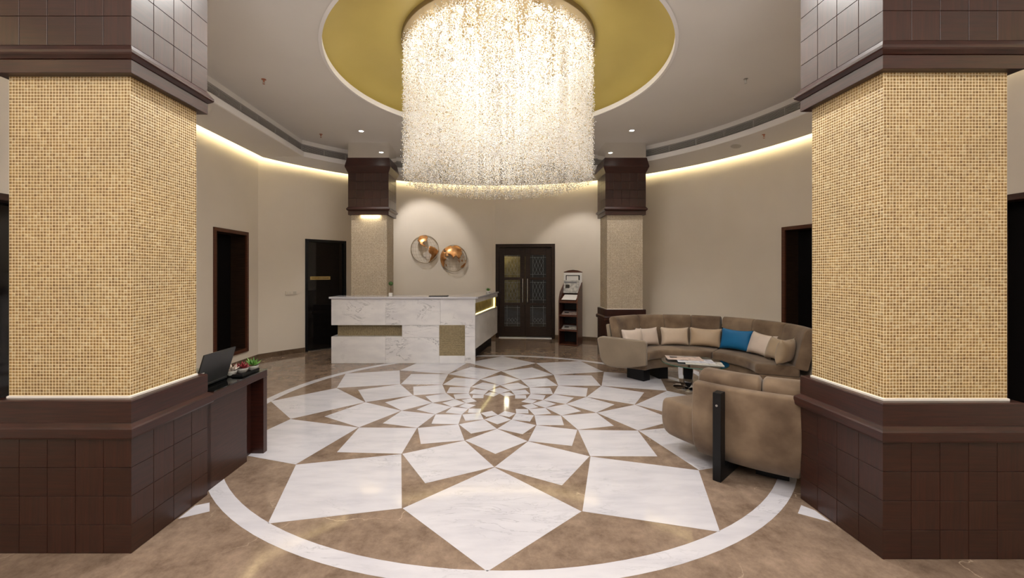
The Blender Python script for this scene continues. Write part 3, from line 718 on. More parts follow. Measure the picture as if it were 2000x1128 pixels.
# ------------------------------------------------------------------ mosaic columns
CWD, CDP = .75, .585
def column_parts(root):
    mb = MB(); mb.rectloft(CWD, CDP, [(-.012, 0), (-.012, .615)]); mb.build('base_core', M['darkwood'], root)
    mb = MB(); mb.rectloft(CWD, CDP, [(-.006, .606), (.002, .612), (.022, .62), (.026, .63), (.026, .672), (.020, .68), (.0, .694), (-.004, .70)]); mb.build('base_ledge', M['woodh'], root, False)
    mb = MB(); mb.rectloft(CWD, CDP, [(-.003, .696), (.0, .699), (.0, .812), (-.004, .818)]); mb.build('base_fascia', M['woodh'], root)
    mb = MB(); mb.rectloft(CWD - .084, CDP - .084, [(0, .816), (.004, .818), (.004, .828), (0, .83)]); mb.build('mosaic_bead', simple('white_bead', (.85, .8, .74), .5), root)
    mb = MB(); mb.rectloft(CWD - .09, CDP - .09, [(0, .81), (0, 2.575)]); mb.build('mosaic_grout', M['grout'], root)
    w, d = (CWD - .09) / 2, (CDP - .09) / 2; z0, z1 = .832, 2.572
    F = [((-w, -d, z0), (2 * w, 0, 0), (0, 0, z1 - z0), (0, -1, 0)), ((w, -d, z0), (0, 2 * d, 0), (0, 0, z1 - z0), (1, 0, 0)), ((-w, d, z0), (0, -2 * d, 0), (0, 0, z1 - z0), (-1, 0, 0))]
    v, f = tiles(F); o = link('mosaic_tiles', fast_mesh('mosaic_tiles', v, f, M['tile']), root); o['kind'] = 'stuff'
    # capital
    mb = MB(); mb.rectloft(CWD, CDP, [(-.046, 2.566), (-.002, 2.566), (0, 2.568), (0, 2.636), (-.006, 2.638)]); mb.build('capital_fascia', M['woodh'], root)
    mb = MB(); mb.rectloft(CWD, CDP, [(-.008, 2.637), (.004, 2.640), (.022, 2.656), (.026, 2.664), (.026, 2.678), (.0, 2.712), (-.006, 2.714)]); mb.build('capital_molding', M['woodh'], root)
    mb = MB(); mb.rectloft(CWD, CDP, [(-.012, 2.71), (-.012, 3.36)]); mb.build('capital_core', M['darkwood'], root)
    mb = MB(); mb.rectloft(CWD, CDP, [(-.006, 3.335), (.0, 3.34), (.045, 3.442), (.045, 3.462), (.012, 3.615), (.0, 3.62)]); mb.build('crown', M['woodh'], root)
    mb = MB(); mb.rectloft(CWD, CDP, [(.0, 3.615), (.0, CZ - .001)]); mb.build('mirror_collar', M['mirror'], root)
    # square wooden panels, base and capital, three seen faces
    gp = .0022
    meshes = {}
    def pan(wid, hei):
        k = (round(wid, 4), round(hei, 4))
        if k not in meshes:
            mb = MB(); a, b, e = wid / 2 - gp / 2, hei / 2 - gp / 2, .0014
            mb.add([(-a, .012, -b), (a, .012, -b), (a, .012, b), (-a, .012, b), (-a, .002, -b), (a, .002, -b), (a, .002, b), (-a, .002, b), (-a + e, .001, -b + e), (a - e, .001, -b + e), (a - e, .001, b - e), (-a + e, .001, b - e)],
                   [(8, 9, 10, 11), (4, 5, 9, 8), (5, 6, 10, 9), (6, 7, 11, 10), (7, 4, 8, 11), (0, 1, 5, 4), (1, 2, 6, 5), (2, 3, 7, 6), (3, 0, 4, 7)])
            meshes[k] = mb.mesh('panel', M['panel'])
        return meshes[k]
    for zb, zt, nr in ((.0, .612, 4), (2.713, 3.338, 4)):
        ph = (zt - zb) / nr
        for i in range(nr):
            zc = zb + ph * (i + .5)
            for k in range(5):
                pw = CWD / 5; o = link('panel', pan(pw, ph), root, (-CWD / 2 + pw * (k + .5), -CDP / 2, zc))
            for k in range(4):
                pw = CDP / 4; y = -CDP / 2 + pw * (k + .5)
                o = link('panel', pan(pw, ph), root, (CWD / 2, y, zc)); o.rotation_euler = (0, 0, PI / 2)
                o = link('panel', pan(pw, ph), root, (-CWD / 2, y, zc)); o.rotation_euler = (0, 0, -PI / 2)
    return root
G = 'mosaic columns round the lobby'
col0 = thing('column', 'gold mosaic column at front left with dark wood base, next to the laptop desk', 'column', (-2.32, 2.4925, 0), 0, G)
column_parts(col0)
c = copy_tree(col0); c.location = (2.40, 2.4475, 0); tag(c, 'gold mosaic column at front right, partly hiding the sofa backs', 'column', group=G)
cols_back = []
for (x, y), lab in (((-2.35, 7.9), 'slim looking far mosaic column behind the marble reception counter'), ((2.40, 7.9), 'far mosaic column behind the curved sofa beside the newspaper stand')):
    c = copy_tree(col0); c.location = (x, y, 0); tag(c, lab, 'column', group=G); cols_back.append(c)
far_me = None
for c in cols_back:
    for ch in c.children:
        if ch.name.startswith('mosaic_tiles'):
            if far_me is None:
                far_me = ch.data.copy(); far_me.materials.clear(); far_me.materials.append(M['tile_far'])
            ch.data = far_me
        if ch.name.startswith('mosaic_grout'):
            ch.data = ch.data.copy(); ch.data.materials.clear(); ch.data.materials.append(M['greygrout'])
# small lamp under the capital of the far left column
aim(lamp('AREA', 'capital_lamp', (-2.32, 7.9 - CDP / 2 + .012, 2.556), .8, (1, .87, .55), shape='RECTANGLE', size=.34, size_y=.02), (-2.32, 7.9 - CDP / 2 + .045, 2.515))

# ------------------------------------------------------------------ ceiling fittings
def grille_run(pts, label, nsec, short=()):
    """linear air grille: one part per section, slats joined inside each"""
    root = thing('linear_grille', label, 'air vent', (0, 0, 0), 0, 'linear air grilles in the soffit')
    L = [0]
    for i in range(len(pts) - 1): L.append(L[-1] + math.dist(pts[i], pts[i + 1]))
    def at(s):
        for i in range(len(pts) - 1):
            if s <= L[i + 1] + 1e-9:
                t = (s - L[i]) / (L[i + 1] - L[i]); p, q = pts[i], pts[i + 1]
                return Vector((p[0] + (q[0] - p[0]) * t, p[1] + (q[1] - p[1]) * t))
        return Vector(pts[-1])
    step = L[-1] / nsec; z0, z1 = 3.686, 3.82
    for k in range(nsec):
        p, q = at(k * step), at((k + 1) * step); d = (q - p).normalized(); nrm = Vector((d.y, -d.x))
        if abs(abs((p.x + q.x) / 2 - .025) - 2.375) < .30 and (p.y + q.y) / 2 > 7.6: continue   # behind a column
        if nrm.dot(Vector(C0) - p) < 0: nrm = -nrm
        mb = MB()
        def bar(a, b, za, zb, o0, o1):
            poly = [a - nrm * o0, b - nrm * o0, b - nrm * o1, a - nrm * o1]
            mb.prism([(v.x, v.y) for v in poly], za, zb)
        bar(p, q, z1 - .007, z1, .004, .03); bar(p, q, z0, z0 + .007, .004, .03)
        bar(p, p + d * .011, z0, z1, .003, .03); bar(q - d * .006, q, z0, z1, .003, .03)
        sec = mb.build('grille_section', M['alu'], root)
        mb = MB()
        m_ = 7
        for i in range(m_):
            zc = z0 + .012 + (z1 - z0 - .024) * i / (m_ - 1)
            a, b = p + d * .011, q - d * .006
            v = [(a - nrm * .006), (b - nrm * .006), (b - nrm * .026), (a - nrm * .026)]
            mb.add([(q.x, q.y, zc - .0036) for q in v] + [(q.x, q.y, zc + .0036) for q in v], [(3, 2, 1, 0), (4, 5, 6, 7), (0, 1, 5, 4), (1, 2, 6, 5), (2, 3, 7, 6), (3, 0, 4, 7)])
        sl = mb.build('slats', M['slat'], sec); sl['kind'] = 'stuff'
        mb = MB(); bar(p, q, z0, z1, .036, .044); mb.build('backing', M['blackvoid'], sec)
ik = 12                                       # kink index in ris
grille_run([(-3.5, 1.2), (-3.5, 7.45)], 'long dark linear air grille along the straight left soffit', 14)
arc = ris[ik:ik + 49]
grille_run(arc[:33], 'dark linear air grille curving along the back soffit behind the chandelier', 17)
grille_run(arc[32:], 'dark linear air grille curving along the right soffit above the sofa', 7)

for (x, y), lab in zip(DOWN, ('small lit round downlight in the ceiling near the far left column', 'small lit round downlight in the ceiling near the far right column')):
    t = thing('downlight', lab, 'ceiling light', (x, y, CZ), 0, 'ceiling downlights')
    mb = MB(); mb.lathe([(.052, 0), (.052, -.005), (.04, -.007), (.036, -.004), (.036, 0)], 24, cap=False); mb.build('ring', M['white'], t, True)
    mb = MB(); mb.lathe([(.0, -.003), (.036, -.003), (.036, -.002), (.0, -.002)], 24, cap=False); mb.build('lens', M['lampglow'], t)
def sprinkler(x, y, z, lab, mat):
    t = thing('sprinkler', lab, 'sprinkler', (x, y, z), 0, 'fire sprinklers'); t.scale = (.68, .68, .8)
    mb = MB(); mb.lathe([(.0, 0), (.04, 0), (.042, -.006), (.018, -.014), (.0, -.014)], 20, cap=False); mb.build('rosette', mat, t, True)
    mb = MB(); mb.lathe([(.0, -.012), (.014, -.012), (.014, -.035), (.009, -.045), (.0, -.045)], 12, cap=False)
    for s in (-1, 1): mb.tube([(.012 * s, 0, -.035), (.017 * s, 0, -.055), (.004 * s, 0, -.072)], .003, 6)
    mb.build('frame', mat, t, True)
    mb = MB(); mb.lathe([(.0, -.071), (.02, -.071), (.021, -.075), (.0, -.076)], 16, cap=False); mb.build('deflector', mat, t, True)
sprinkler(-2.88, 5.12, CZ, 'copper sprinkler in the ceiling, nearer of the two on the left', M['sprinkler'])
sprinkler(-3.03, 7.15, CZ, 'copper sprinkler in the ceiling above the left air grille corner', M['sprinkler'])
sprinkler(3.10, 5.11, CZ, 'dull metal sprinkler in the ceiling right of the gold dome', M['steel'])
sprinkler(4.03, 6.19, 3.575, 'copper sprinkler under the soffit above the right wall', M['sprinkler'])
def disc_speaker(x, y, z, tilt, lab):
    t = thing('ceiling_speaker', lab, 'speaker', (x, y, z), 0, 'ceiling speakers'); t.rotation_euler = tilt
    mb = MB(); mb.lathe([(.085, .0), (.09, -.004), (.085, -.008), (.076, -.006), (.076, 0)], 28, cap=False); mb.build('bezel', M['ceiling'], t, True)
    mb = MB(); mb.lathe([(.0, -.007), (.076, -.005), (.076, -.001), (.0, -.001)], 28, cap=False); mb.build('mesh_cover', M['speaker'], t, True)
disc_speaker(-3.77, 7.34, 3.535, (0, rad(-13.5), 0), 'round flat speaker in the soffit on the left')
disc_speaker(3.90, 6.69, 3.553, (0, rad(14), rad(26)), 'round flat speaker in the soffit on the right')

# ------------------------------------------------------------------ chandelier
chand = thing('chandelier', 'huge round crystal bead chandelier hanging under the gold dome', 'chandelier', (CHX, CHY, CZ + .325))
ZP = 4.20 - (CZ + .325)
mb = MB(); mb.lathe([(.0, .0), (1.145, .0), (1.145, ZP - .02), (1.14, ZP - .025), (0, ZP - .025)], 96, cap=False); mb.build('canopy_plate', simple('canopy_gold', (.30, .225, .12), .35, .6), chand, True, 40)
spots = [(0.95, k * 24 + 6) for k in range(15)] + [(.60, k * 40) for k in range(9)] + [(.25, k * 90) for k in range(4)]
for r_, a in spots:
    mb = MB(); mb.lathe([(.0, 0), (.036, 0), (.036, -.05), (.028, -.055), (0, -.055)], 14, cap=False)
    o = mb.build('spot_lamp', M['goldsign'], chand, True, loc=(r_ * math.cos(rad(a)), r_ * math.sin(rad(a)), ZP - .025))
    mb = MB(); mb.lathe([(.0, -.0555), (.027, -.0555), (.02, -.066), (0, -.070)], 12, cap=False); mb.build('bulb', M['lampglow'], o, True)
# bead strands
ns = 1900
u = rng.random(ns); shell = rng.random(ns) < .58
rr = np.where(shell, CHR * np.sqrt(.80 + .20 * u), CHR * .9 * np.sqrt(u)); th = rng.random(ns) * 2 * PI
top = ZP - .03; bot = 2.575 - (CZ + .325)
cs = []
for i in range(ns):
    low = bot + abs(rng.normal(0, .035)); z = top - rng.random() * .02
    step = .0245; k = int((z - low) / step)
    zz = low + step * np.arange(k) + rng.normal(0, .003, k)
    cc = np.empty((k, 4)); cc[:, 0] = rr[i] * math.cos(th[i]) + rng.normal(0, .010, k); cc[:, 1] = rr[i] * math.sin(th[i]) + rng.normal(0, .010, k); cc[:, 2] = zz
    cc[:, 3] = .0064 * rng.uniform(.75, 1.35, k)
    cs.append(cc)
cs = np.concatenate(cs)
ov = np.array([(1, 0, 0), (0, 1, 0), (-1, 0, 0), (0, -1, 0), (0, 0, 1.15), (0, 0, -1.15)], float)
of = np.array([(0, 1, 4), (1, 2, 4), (2, 3, 4), (3, 0, 4), (1, 0, 5), (2, 1, 5), (3, 2, 5), (0, 3, 5)])
ang = rng.random(len(cs)) * PI; tl = rng.normal(0, .5, len(cs))
ca, sa, ct, st_ = np.cos(ang), np.sin(ang), np.cos(tl), np.sin(tl)
X = ov[None, :, 0] * ct[:, None] + ov[None, :, 2] * st_[:, None]; Z = -ov[None, :, 0] * st_[:, None] + ov[None, :, 2] * ct[:, None]; Y = np.broadcast_to(ov[None, :, 1], X.shape)
P = np.stack([X * ca[:, None] - Y * sa[:, None], X * sa[:, None] + Y * ca[:, None], Z], 2) * cs[:, 3][:, None, None] + cs[:, None, :3]
Fq = (np.arange(len(cs))[:, None, None] * 6 + of[None]).reshape(-1, 3)
o = link('crystal_strands', fast_mesh('crystal_strands', P.reshape(-1, 3), Fq, M['crystal']), chand); o['kind'] = 'stuff'

# ------------------------------------------------------------------ reception counter
FYc = 6.82
cnt = thing('reception_counter', 'long white marble reception counter with a side wing and lit gold recess', 'counter', (-1.5, FYc, 0))
ox, oy = -1.5, FYc
XL, XR, ZT = -2.72, -.339, 1.10
def cb(name, x0, x1, y0, y1, z0, z1, mat, bev=0, parent=None):
    mb = MB(); mb.box(x0 - ox, x1 - ox, y0 - oy, y1 - oy, z0, z1, bev=bev); return mb.build(name, mat, parent or cnt)
cb('counter_core', XL + .06, XR - .02, FYc + .13, FYc + .42, 0.002, 1.06, M['marble_grey'])
cb('recess_shelf', XL + .002, -1.55, FYc + .022, FYc + .42, .36, .440, M['marble_desk'])
cb('recess_roof', XL + .002, -1.55, FYc + .022, FYc + .42, .633, .70, M['marble_desk'])
P_ = [(XL, -1.822, .631, 1.068), (-1.822, -.915, .631, 1.068), (-.915, XR, .631, 1.068),
      (-1.55, -.932, .426, .631), (-.508, XR, .441, .631),
      (XL, -1.822, 0, .441), (-1.822, -.932, 0, .426), (-.932, -.508, 0, .1275), (-.508, XR, 0, .441)]
for x0, x1, z0, z1 in P_:
    mb = MB(); w, h = (x1 - x0) / 2 - .001, (z1 - z0) / 2 - .001
    mb.box(-w, w, 0, .022, -h, h, bev=.0015); mb.build('marble_panel', M['marble_desk'], cnt, loc=((x0 + x1) / 2 - ox, 0, (z0 + z1) / 2))
# left end panels
cb('end_panel', XL, XL + .02, FYc + .023, FYc + .42, .631, 1.068, M['marble_desk'], .0015)
cb('end_panel', XL, XL + .02, FYc + .023, FYc + .42, 0, .441, M['marble_desk'], .0015)
# mosaics
cb('recess_backing', -2.655, -1.551, FYc + .115, FYc + .129, .441, .632, M['countergrout'])
v, f = tiles([((-2.655 - ox, .115, .443), (1.10, 0, 0), (0, 0, .187), (0, -1, 0))]); o = link('recess_mosaic', fast_mesh('recess_mosaic', v, f, M['tile_counter']), cnt); o['kind'] = 'stuff'
cb('mosaic_backing', -.931, -.509, FYc - .004, FYc + .03, .1285, .630, M['countergrout'])
v, f = tiles([((-.930 - ox, -.004, .130), (.42, 0, 0), (0, 0, .498), (0, -1, 0))]); o = link('mosaic_inset', fast_mesh('mosaic_inset', v, f, M['tile_counter']), cnt); o['kind'] = 'stuff'
text('stone_mark', '| W', .052, (-.452 - ox, -.0015, .075), (PI / 2, 0, 0), cnt, M['greyink'], .0005)
# wing, running back and slightly to the right
P0, P1 = Vector((XR, FYc + .002)), Vector((.036, 8.70)); dW = (P1 - P0).normalized(); nW = Vector((dW.y, -dW.x)); LWg = (P1 - P0).length
def wp(s, off): p = P0 + dW * s + nW * off; return (p.x - ox, p.y - oy)
def wb(name, s0, s1, o0, o1, z0, z1, mat, parent=None):
    mb = MB(); mb.prism([wp(s0, o0), wp(s1, o0), wp(s1, o1), wp(s0, o1)], z0, z1); return mb.build(name, mat, parent or cnt)
wb('wing_core', .03, LWg - .02, -.40, -.075, .24, 1.06, M['marble_grey'])
wb('wing_panel', .01, LWg, -.022, 0, .235, .765, M['marble_grey'])
wb('wing_panel', 0, .03, -.07, 0, .0, 1.06, M['marble_desk'])
wb('wing_shelf', .03, LWg, -.075, .004, .765, .785, M['marble'])
wb('wing_fascia', .0, LWg, -.075, .006, .995, 1.068, M['marble_grey'])
wb('gold_panel', .04, LWg - .05, -.074, -.062, .785, .995, M['goldleaf'])
wb('wing_end', LWg - .03, LWg, -.40, -.0, .24, .765, M['marble_grey'])
wb('wing_end', LWg - .03, LWg - .001, -.075, -.03, .785, .995, M['goldleaf'])
led = wb('led_strip', .05, LWg - .06, -.06, -.052, .985, .994, M['led']); wb('led_strip', .034, .042, -.06, -.01, .787, .99, M['led']); wb('led_strip', LWg - .075, LWg - .065, -.06, -.045, .787, .99, M['led'])
wb('led_strip', .05, LWg - .06, -.058, -.05, .786, .792, M['led'])
wb('plinth', .05, LWg - .05, -.42, -.12, 0, .24, M['black'])
# worktop: front run and wing in one slab with a nosing
top_poly = [(-2.75 - ox, -.03), (XR + .02 - ox, -.03), (XR + .05 - ox, 0.0), wp(LWg + .02, .03), wp(LWg + .02, -.42), wp(.42, -.42), (-2.75 - ox, .40)]
mb = MB(); mb.prism(top_poly, 1.068, ZT); o = mb.build('worktop', M['marble'], cnt)
bv = o.modifiers.new('bevel', 'BEVEL'); bv.width = .004; bv.segments = 2

def ball_leaves(mb, c, r, n, s):
    for i in range(n):
        d = Vector(rng.normal(0, 1, 3)).normalized(); p = Vector(c) + d * r * rng.uniform(.8, 1.05)
        t = d.orthogonal().normalized(); t.rotate(Matrix.Rotation(rng.random() * 6.28, 3, d)); b = d.cross(t)
        tip = p + t * s + d * s * .5
        mb.add([p - b * s * .35, p + t * s * .5 - b * s * .1 + d * s * .3, tip, p + b * s * .35], [(0, 1, 2, 3)])
t = thing('topiary', 'tiny ball topiary in a white square pot on the counter by the column', 'plant', (-1.775, 6.98, ZT))
mb = MB(); mb.box(-.028, .028, -.028, .028, 0, .058, bev=.004); mb.build('pot', M['pot'], t)
mb = MB(); mb.tube([(0, 0, .055), (.004, 0, .1), (-.003, 0, .20)], .005, 6); mb.tube([(.004, 0, .055), (-.006, .002, .11), (.003, 0, .20)], .004, 6); mb.build('trunk', simple('twig', (.16, .08, .05), .7), t)
mb = MB(); mb.lathe([(.001, .178)] + [(.036 * math.sin(a), .214 - .036 * math.cos(a)) for a in np.linspace(.2, PI - .1, 8)] + [(.001, .25)], 14, cap=False); ball_leaves(mb, (0, 0, .214), .036, 120, .012); mb.build('foliage', M['leaf_dark'], t)
t = thing('succulent', 'small green succulent in a low white bowl on the counter wing', 'plant', (-.15, 8.32, ZT))
mb = MB(); mb.lathe([(.0, 0), (.035, 0), (.048, .02), (.045, .032), (.04, .028), (0, .026)], 18, cap=False); mb.build('bowl', M['pot'], t, True)
def rosette(mb, c, n, L, w, lift=.5, seed=0):
    for i in range(n):
        a = i * 2.4 + seed; el = lift + .7 * (1 - i / n) ** 1.5 * 0 + .9 * (i / n)
        d = Vector((math.cos(a) * math.cos(el), math.sin(a) * math.cos(el), math.sin(el))); s = d.cross(Vector((0, 0, 1))).normalized(); up = s.cross(d)
        l = L * rng.uniform(.75, 1.1); p = Vector(c)
        mb.add([p, p + d * l * .5 + s * w - up * w * .3, p + d * l, p + d * l * .5 - s * w - up * w * .3, p + d * l * .5 + up * w * .5], [(0, 1, 4), (1, 2, 4), (2, 3, 4), (3, 0, 4), (0, 3, 2, 1)])
mb = MB(); rosette(mb, (0, 0, .026), 16, .085, .010, .45); mb.build('leaves', M['leaf'], t)
t = thing('tablet', 'dark flat tablet folder lying on the middle of the counter', 'tablet', (-.96, 6.96, ZT))
mb = MB(); mb.box(-.155, .155, -.10, .10, 0, .012, bev=.003); mb.build('cover', M['black'], t)
mb = MB(); mb.box(-.14, .14, -.085, .085, .0122, .0135); mb.build('screen', M['screen'], t)

# ------------------------------------------------------------------ globes
def pip(x, y, poly):
    c = False; j = len(poly) - 1
    for i in range(len(poly)):
        if (poly[i][1] > y) != (poly[j][1] > y) and x < (poly[j][0] - poly[i][0]) * (y - poly[i][1]) / (poly[j][1] - poly[i][1]) + poly[i][0]: c = not c
        j = i
    return c
NA = [(-166, 66), (-156, 71), (-128, 70), (-108, 73), (-85, 73), (-80, 68), (-94, 62), (-93, 58), (-82, 55), (-79, 52), (-77, 60), (-64, 59), (-56, 52), (-66, 49), (-66, 44), (-74, 40), (-76, 35), (-81, 31), (-80, 25), (-83, 30), (-94, 29), (-97, 23), (-91, 18), (-87, 21), (-88, 15), (-83, 10), (-78, 8), (-84, 8), (-92, 14), (-105, 20), (-112, 30), (-117, 33), (-124, 40), (-124, 48), (-134, 57), (-150, 60), (-162, 56), (-158, 60)]
GL = [(-55, 60), (-42, 60), (-22, 70), (-20, 80), (-60, 80), (-55, 70)]
SA = [(-78, 8), (-72, 12), (-60, 9), (-50, 1), (-35, -6), (-39, -17), (-48, -26), (-58, -36), (-65, -43), (-69, -53), (-74, -50), (-72, -30), (-70, -18), (-80, -6)]
EA = [(-9, 38), (-9, 43), (-1, 46), (4, 51), (8, 57), (11, 63), (20, 70), (40, 67), (60, 69), (75, 73), (105, 77), (140, 73), (170, 69), (178, 66), (163, 60), (156, 52), (143, 59), (135, 54), (140, 48), (129, 42), (127, 35), (122, 40), (120, 34), (122, 28), (110, 20), (106, 11), (100, 13), (103, 2), (98, 10), (94, 16), (89, 22), (80, 15), (77, 8), (72, 20), (66, 25), (57, 27), (51, 26), (59, 22), (52, 16), (44, 13), (39, 21), (34, 28), (35, 36), (28, 37), (24, 38), (18, 40), (13, 45), (15, 38), (8, 44), (0, 40), (-5, 36)]
AF = [(-6, 35), (10, 37), (20, 31), (33, 31), (38, 18), (43, 12), (51, 12), (41, -2), (40, -15), (33, -26), (26, -34), (18, -34), (12, -17), (9, 0), (5, 5), (-8, 5), (-17, 14), (-16, 23)]
AU = [(114, -22), (122, -18), (130, -12), (136, -12), (140, -17), (143, -11), (150, -22), (153, -29), (149, -38), (139, -36), (131, -31), (116, -34)]
ISL = [[(95, 5), (100, 2), (106, -5), (102, -4)], [(109, 1), (117, 6), (118, -3), (111, -3)], [(131, -1), (141, -3), (148, -9), (138, -7)], [(131, 33), (141, 38), (144, 44), (140, 41), (135, 35)], [(44, -16), (50, -15), (47, -25), (44, -23)], [(120, 18), (123, 13), (126, 7), (121, 11)]]
def globe(name, label, px, pz, yw, R, lon0, lat0, polys, roll=0, grow=1.0):
    nx = Vector((px - C0[0], yw - C0[1])).normalized(); rz = math.atan2(nx.y, nx.x) - PI / 2
    t = thing(name, label, 'wall art', (px, yw, pz), rz, 'wire globes on the wall')
    flat = .55
    def sp(lon, lat, k=1.0):
        lo, la = rad(lon - lon0), rad(lat)
        x = math.cos(la) * math.sin(lo); y = math.sin(la); z = math.cos(la) * math.cos(lo)
        c, s = math.cos(rad(lat0)), math.sin(rad(lat0)); y, z = y * c - z * s, y * s + z * c
        c, s = math.cos(rad(roll)), math.sin(rad(roll)); x, y = x * c - y * s, x * s + y * c
        return (x * R * k, -z * R * flat * k - .03, y * R * k), z
    mb = MB()
    for lon in range(0, 360, 15):
        run = []
        for lat in list(range(-80, 81, 8)) + [None]:
            if lat is not None:
                p, z = sp(lon, lat)
                if z > 0: run.append(p); continue
            if len(run) > 1: mb.tube(run, .0017, 4)
            run = []
    for lat in range(-75, 76, 15):
        run = []
        for lon in list(range(0, 361, 8)) + [None]:
            if lon is not None:
                p, z = sp(lon, lat)
                if z > 0: run.append(p); continue
            if len(run) > 1: mb.tube(run, .0017, 4)
            run = []
    mb.build('wire_grid', M['wire'], t)
    mb = MB(); mb.tube([(R * math.cos(2 * PI * k / 48), -.028, R * math.sin(2 * PI * k / 48)) for k in range(48)], .006, 6, closed=True)
    for a in (45, 135, 225, 315): mb.tube([(R * math.cos(rad(a)), -.028, R * math.sin(rad(a))), (R * math.cos(rad(a)), .0, R * math.sin(rad(a)))], .005, 6)
    mb.build('rim', M['wire'], t, True)
    for poly in polys:
        mb = MB(); st = 2.5
        xs = [q[0] for q in poly]; yl = [q[1] for q in poly]
        la = min(yl)
        idx = {}
        def vid(lo, l2):
            k = (round(lo, 3), round(l2, 3))
            if k not in idx:
                p, z = sp(lon0 + (lo - lon0) * grow, l2 * grow, 1.02); idx[k] = len(mb.v); mb.v.append(p)
            return idx[k]
        while la < max(yl):
            lo = min(xs)
            while lo < max(xs):
                if pip(lo + st / 2, la + st / 2, poly):
                    if sp(lon0 + (lo + st / 2 - lon0) * grow, (la + st / 2) * grow)[1] > .02:
                        mb.f.append((vid(lo, la), vid(lo + st, la), vid(lo + st, la + st), vid(lo, la + st)))
                lo += st
            la += st
        if mb.f:
            o = mb.build('continent', M['copper'], t, True)
            sd = o.modifiers.new('thick', 'SOLIDIFY'); sd.thickness = .004
globe('wall_globe', 'wire globe on the wall showing the Americas in copper, upper left one', -1.588, 2.02, 9.235, .31, -86, 6, [NA, GL, SA], 7, 1.25)
globe('wall_globe', 'wire globe on the wall showing Eurasia and Africa in copper, lower right one', -.962, 1.825, 9.41, .30, 82, 14, [EA, AF, AU] + ISL, 0, 1.1)

# ------------------------------------------------------------------ light switch
d1 = Vector((A1[0] + 4.12, A1[1] - 7.15)).normalized()
sx = Vector(wall_pt(math.atan2(7.55 - C0[1], -3.77 - C0[0]), 4.735))
t = thing('switch_plate', 'cream switch plate with sockets on the wall left of the office door', 'switch', (-3.775, 7.615, 1.125), math.atan2(d1.y, d1.x))
mb = MB(); mb.box(-.105, .105, -.012, .008, -.035, .035, bev=.003); mb.build('plate', M['plastic'], t)
for x in (-.06, -.01): mb = MB(); mb.box(x - .018, x + .018, -.017, -.011, -.022, .022, bev=.002); mb.build('rocker', M['plastic'], t)
mb = MB(); mb.box(.03, .085, -.0135, -.0115, -.024, .024, bev=.001); mb.build('socket', simple('grey_socket', (.5, .46, .4), .4), t)

# ------------------------------------------------------------------ newspaper stand
RK = rad(-26); rk0 = (1.30, 8.53)
rack = thing('newspaper_stand', 'tall narrow dark wood newspaper stand with arched header by the glass doors', 'newspaper rack', (*rk0, 0), RK)
RWd, RDp = .40, .40
side = [(0, 0), (RDp, 0), (RDp, 1.30), (RDp - .02, 1.30), (RDp - .06, 1.25), (.22, 1.18), (.10, 1.10), (.03, 1.0), (0, .90)]
for x in (0, RWd - .018):
    mb = MB(); n_ = len(side)
    vs = [(x, y, z) for y, z in side] + [(x + .018, y, z) for y, z in side]
    mb.add(vs, [tuple(range(n_)), tuple(range(2 * n_ - 1, n_ - 1, -1))] + [(i, (i + 1) % n_, n_ + (i + 1) % n_, n_ + i) for i in range(n_)])
    mb.build('side_panel', M['redwood'], rack)
mb = MB(); mb.box(.018, RWd - .018, RDp - .015, RDp, .0, 1.50); mb.build('back_panel', M['black'], rack)
mb = MB(); hp = [(0, 1.50), (RWd, 1.50), (RWd, 1.515), (RWd * .75, 1.548), (RWd / 2, 1.56), (RWd * .25, 1.548), (0, 1.515)]
mb.add([(x, RDp - .02, z) for x, z in hp] + [(x, RDp + .005, z) for x, z in hp], [tuple(range(7)), tuple(range(13, 6, -1))] + [(i, (i + 1) % 7, 7 + (i + 1) % 7, 7 + i) for i in range(7)]); mb.build('arched_header', M['redwood'], rack)
mb = MB(); mb.box(0.005, RWd - .005, RDp - .028, RDp - .016, 1.14, 1.50); hd = mb.build('header_board', M['paper'], rack)
mb = MB(); yy = (RDp - .032, RDp - .0285)
mb.box(.05, .066, *yy, 1.34, 1.43); mb.box(RWd - .076, RWd - .05, *yy, 1.34, 1.43); mb.box(.05, RWd - .05, *yy, 1.43, 1.445); mb.build('black_border', M['black'], hd)
SH = [(.90, .10), (.62, .06), (.32, .06), (.03, .0)]
for z, dz in SH:
    mb = MB(); vs = [(.018, .005, z - .02), (RWd - .018, .005, z - .02), (RWd - .018, RDp - .016, z + dz * 1.6 - .02), (.018, RDp - .016, z + dz * 1.6 - .02)]
    vs += [(a, b, c + .018) for a, b, c in vs]
    mb.add(vs, [(3, 2, 1, 0), (4, 5, 6, 7), (0, 1, 5, 4), (1, 2, 6, 5), (2, 3, 7, 6), (3, 0, 4, 7)])
    if dz: mb.box(.018, RWd - .018, 0, .012, z - .022, z + .018)
    mb.build('shelf', M['redwood'], rack)
RM = Matrix.Translation((*rk0, 0)) @ Matrix.Rotation(RK, 4, 'Z')
def sheet(name, label, mat, loc, w, h, rot, group, th=.008, cat='newspaper', fold=True):
    o0 = thing(name, label, cat, loc, 0, group); o0.rotation_euler = rot
    mb = MB(); mb.box(-w / 2, w / 2, -h / 2, h / 2, 0, th, bev=.0015); mb.build('folded_pages', mat, o0)
    mb = MB(); mb.box(-w / 2 + .012, w / 2 - .05, h / 2 - .06, h / 2 - .025, th, th + .0006)
    mb.build('masthead', M['greyink'], o0) if fold else None
    if fold:
        mb = MB(); mb.box(-w / 2 + .04, -w / 2 + .13, -h * .12, h * .16, th, th + .0006); mb.build('photo', M['ink'], o0)
    return o0
def rloc(x, y, z): return (RM @ Vector((x, y, z)))
gN = 'newspapers on the stand'
